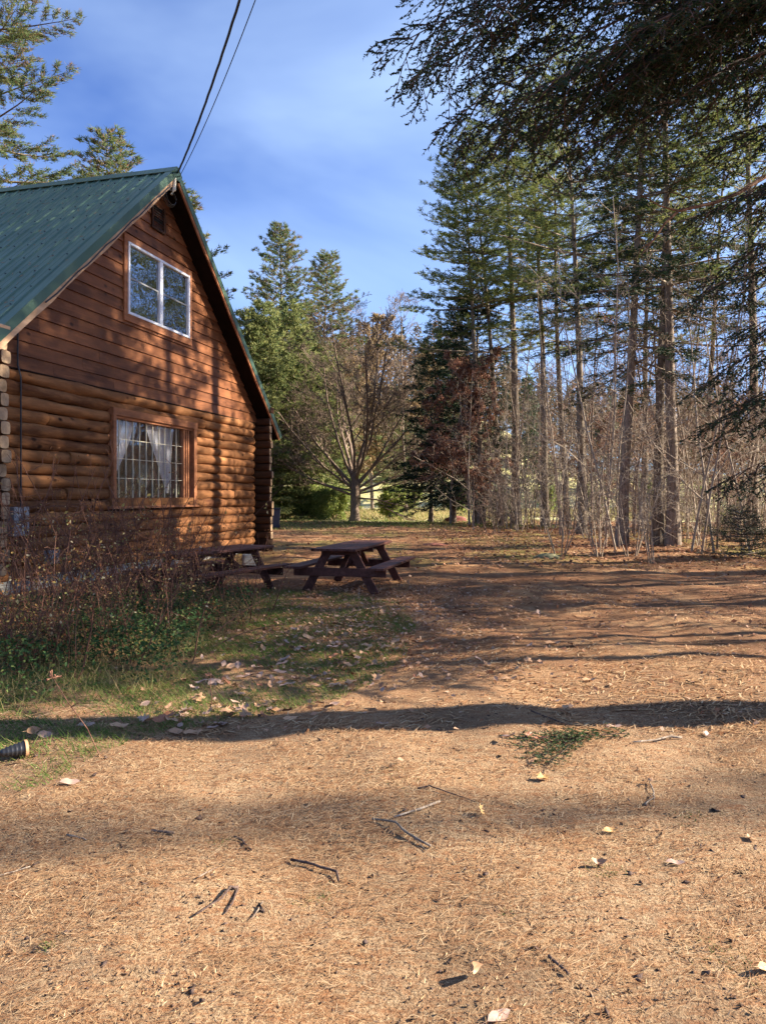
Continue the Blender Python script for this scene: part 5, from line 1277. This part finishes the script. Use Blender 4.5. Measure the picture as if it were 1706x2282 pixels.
# green hemlock sprig on the ground
rg = np.random.default_rng(12); x0_, y0_ = gp(1230, 1672)
sg = empty('hemlock_sprig', (x0_, y0_, gzf(x0_, y0_)), 0, 'fallen green hemlock sprig lying on the drive below the trunk shadow', 'sprig')
S0, S1, R0, R1 = [], [], [], []; TP, TD = [], []
for (a, b_) in (((1330, 1640), (1155, 1672)), ((1300, 1645), (1180, 1695)), ((1290, 1650), (1215, 1712)), ((1400, 1640), (1240, 1650)), ((1310, 1640), (1150, 1655))):
    A, B = gp(*a), gp(*b_); A = np.array([A[0] - x0_, A[1] - y0_, .02]); B = np.array([B[0] - x0_, B[1] - y0_, .015]); Lb = np.linalg.norm(B - A)
    for i in range(int(Lb / .016)):
        q = A + (B - A) * (i / (Lb / .016)) + [0, 0, .02 * math.sin(i)]; sd = 1 if i % 2 else -1; bd = norm(B - A); s_ = norm(np.cross(bd, [0, 0, 1.])) * sd
        d_ = norm(bd * .7 + s_ * .8 + [0, 0, rg.normal(.15, .15)]); Ls = rg.uniform(.06, .14)
        S0.append(q); S1.append(q + d_ * Ls); R0.append(.002); R1.append(.001)
        for h in range(int(Ls / .007)): TP.append(q + d_ * Ls * h / (Ls / .007)); TD.append(d_)
    S0.append(A); S1.append(B); R0.append(.004); R1.append(.002)
V, Fc = seg_mesh(S0, S1, R0, R1, 3); link('twig', fastmesh('sprig_twig', V, Fc, M['stick_dark']), sg)
TP, TD = np.array(TP), np.array(TD); n = len(TP); sv = norm(np.cross(TD, rg.normal(0, .3, (n, 3)) + [0, 0, 1.])) * np.where(rg.random(n) < .5, 1, -1)[:, None]
V, Fc, tt = blades(TP, TD * .6 + sv, rg.uniform(.014, .024, n), .0075, rg, np.clip(rg.normal(.35, .25, n), 0, 1)); link('needles', fastmesh('sprig_needles', V, Fc, M['groundcover'], tint=tt), sg)

# small mounds
def mound(px, py, sx2, sy2, sz2, mt, name, label, cat):
    x, y = gp(px, py); rg = np.random.default_rng(int(px)); V = []; fs = []; nu, nv = 14, 6
    for j in range(nv + 1):
        for i in range(nu):
            a = 2 * math.pi * i / nu; e = math.pi / 2 * j / nv; k_ = 1 + rg.normal(0, .09)
            V.append((sx2 * math.cos(a) * math.cos(e) * k_, sy2 * math.sin(a) * math.cos(e) * k_, sz2 * math.sin(e) * (1 + rg.normal(0, .06)) - .02))
    for j in range(nv):
        for i in range(nu): fs.append((j * nu + i, j * nu + (i + 1) % nu, (j + 1) * nu + (i + 1) % nu, (j + 1) * nu + i))
    me = bpy.data.meshes.new(name); me.from_pydata(V, [], fs); me.update(); me.materials.append(mt)
    for p in me.polygons: p.use_smooth = True
    o = link(name, me); o.location = (x, y, gzf(x, y)); tag(o, label, cat)
mound(1015, 1161, .75, .6, .38, M['redmound'], 'leaf_mound', 'reddish brown mound of leaves by the left tip of the wood', 'mound')
mound(1218, 1242, .35, .25, .14, M['stone'], 'mossy_stone', 'mossy stone at the left end of the brush', 'stone')
mound(965, 1210, .45, .4, .10, M['redmound'], 'soil_hump', 'low brown hump on the drive behind the right picnic table', 'mound')

# ------------------------------------------------------------------ brambles against the cabin
def bramble(seed, n_st, hgt, leaves=1.0, green=False):
    rg = np.random.default_rng(seed); S0, S1, R0, R1 = [], [], [], []; LP = []
    for s in range(n_st):
        a = rg.uniform(0, 6.28); b0 = np.array([rg.normal(0, .35), rg.normal(0, .25), 0]); Hh = hgt * rg.uniform(.5, 1.1)
        pts = polyline(b0, norm(np.array([.35 * math.cos(a), .35 * math.sin(a), 1])), Hh, 6, rg, .10, -.015)
        kf = 1.7 if s % 4 == 0 else 1.0
        for i in range(6): S0.append(pts[i]); S1.append(pts[i + 1]); R0.append(kf * (.0055 - .0006 * i)); R1.append(kf * (.0049 - .0006 * i))
        for j in range(5):
            x = rg.uniform(1.2, 6) ; i = min(int(x), 5); q = pts[i] + (pts[i + 1] - pts[i]) * (x - i)
            tw = polyline(q, norm(rg.normal(0, 1, 3) * [1, 1, .5] + [0, 0, .6]), rg.uniform(.15, .5) * hgt * .6, 3, rg, .2, .0)
            for i in range(3): S0.append(tw[i]); S1.append(tw[i + 1]); R0.append(.0028); R1.append(.002)
            if rg.random() < .7 * leaves: LP += [tw[-1], tw[-2]]
    V, Fc = seg_mesh(S0, S1, R0, R1, 3); wm = fastmesh('bramble_stems', V, Fc, M['bramble'], smooth=True)
    LP = np.repeat(np.array(LP), 2, 0); n = len(LP); LP = LP + rg.normal(0, .03, (n, 3)); D = rg.normal(0, 1, (n, 3))
    ll = rg.uniform(.018, .045, n)
    return wm, leaf_quads('bramble_leaves', LP, D, ll, ll * .55, rg, M['bushleaf'])
BR = [bramble(41, 13, 1.35), bramble(42, 16, 1.05), bramble(43, 10, 1.6, .6), bramble(44, 20, 0.8)]
spots = []
for i in range(15):
    u = i / 29; 
    px = random.uniform(-60, 440); d = random.uniform(7.2, 10.8)
    if px > 300: d = random.uniform(8.2, 10.8)
    spots.append((px, d))
for i in range(9): spots.append((random.uniform(-20, 470), random.uniform(9.8, 11.2)))
spots += [(520, 9.3), (560, 10.3), (500, 10.6), (480, 8.6), (455, 10.0), (20, 6.6), (-30, 6.8), (90, 7.0), (230, 7.0), (330, 7.3), (60, 6.9), (160, 7.2), (10, 7.6), (120, 8.2)]
for px, d in spots:
    ms = random.choice(BR if d > 7.4 else [BR[3], BR[1]])
    lm_ = ('below the corner logs', 'before the meter box', 'below the conduit', 'left of the lower window', 'below the lower window', 'right of the lower window', 'beside the left picnic table', 'at the right end of the thicket')[min(7, max(0, int((px + 60) / 75)))]
    row_ = 'front row ' if d < 8 else ('middle row ' if d < 9.5 else 'back row ')
    sc_b = random.uniform(.8, 1.1) * (1.0 if px < 350 else .8) * (1.35 if d > 9.7 and px < 430 else 1)
    if d > 9.7: ms = BR[2]
    t = tree_obj('bramble', (at(px, d), d), ms[0], None, uniq(row_ + 'reddish bramble', lm_), 'bush', 'brambles against the cabin', sc=sc_b, trunk_name='stems')
    link('leaves', ms[1], t)
    for c_ in t.children:
        if c_.name.startswith('stems'): c_['kind'] = 'stuff'
for (px, d, s) in ((82, 9.8, 1.35), (108, 10.0, 1.3), (30, 9.4, 1.3)):
    t = tree_obj('tall_bramble', (at(px, d), d), BR[2][0], None, {82: 'tall bramble canes in front of the conduit on the log wall', 108: 'tall bramble canes between conduit and window', 30: 'tall bramble canes before the near corner logs'}[px], 'bush', None, sc=s, trunk_name='stems')
    link('leaves', BR[2][1], t)
    for c_ in t.children:
        if c_.name.startswith('stems'): c_['kind'] = 'stuff'
# arching dark canes at the right end
for a, b_, c_, lab in (((455, 1440, 8.0), (500, 1380, 8.3), (600, 1330, 8.6), 'dark arching cane at the right end of the thicket, upper one'), ((450, 1460, 7.7), (540, 1395, 7.8), (640, 1392, 8.0), 'dark arching cane at the right end of the thicket, lower one')):
    p0, p1, p2 = (Vector(px3(*q)) for q in (a, b_, c_)); pts = [Vector((p0.x, p0.y, gzf(p0.x, p0.y)))] + [p0.lerp(p1, u).lerp(p1.lerp(p2, u), u) for u in np.linspace(0, 1, 10)]
    tag(MB().tube(pts, [.008 - .0005 * i for i in range(11)], 6).build('bramble_cane', M['bramble'], None, smooth=True), lab, 'cane')
# low green ground cover at the foot of the thicket
CV = [gp(-80, 1600), gp(60, 1580), gp(200, 1560), gp(330, 1545), gp(400, 1520), gp(440, 1470), gp(470, 1430), gp(560, 1390), gp(560, 1340), (-3.8, 9.6), (-6.2, 9.2)]
P = rg.uniform([-7, 5], [0, 11], (60000, 2)); P = P[inpoly(P, CV)]; P = P[(lowfreq(P, 2.5, 21) + rg.normal(0, .3, len(P))) > -.25][:24000]; n = len(P)
hh_ = np.clip(.36 + .16 * lowfreq(P, 3, 22), .08, .5) * rg.random(n) ** .6
me = leaf_quads('ground_cover', np.column_stack([P, gz(P[:, 0], P[:, 1]) + hh_]), rg.normal(0, 1, (n, 3)) * [1, 1, .5] + [0, 0, .3], rg.uniform(.03, .055, n), rg.uniform(.015, .027, n), rg, M['groundcover'], tint=np.clip(.42 + .3 * lowfreq(P, 5, 23) + rg.normal(0, .2, n), 0, 1))
o = link('ground_cover', me); tag(o, 'dark green small leaved ground cover at the foot of the brambles', 'ground cover', kind='stuff')
n = 4200; P = rg.uniform([-7, 5], [.2, 11.5], (40000, 2)); P = P[inpoly(P, CV)][:n]; n = len(P)
V, Fc, tt = blades(np.column_stack([P, gz(P[:, 0], P[:, 1])]), rg.normal(0, .5, (n, 3)) + [0, 0, .8], rg.uniform(.10, .36, n), .004, rg, np.clip(rg.normal(.97, .06, n), 0, 1))
o = link('dry_grass', fastmesh('dry_grass', V, Fc, M['grass'], tint=tt)); tag(o, 'dry straw coloured tall grass among the brambles', 'grass', kind='stuff')
tot = sum(len(m_.polygons) for m_ in bpy.data.meshes); print('unique polygons', tot, 'leaves', cnt)
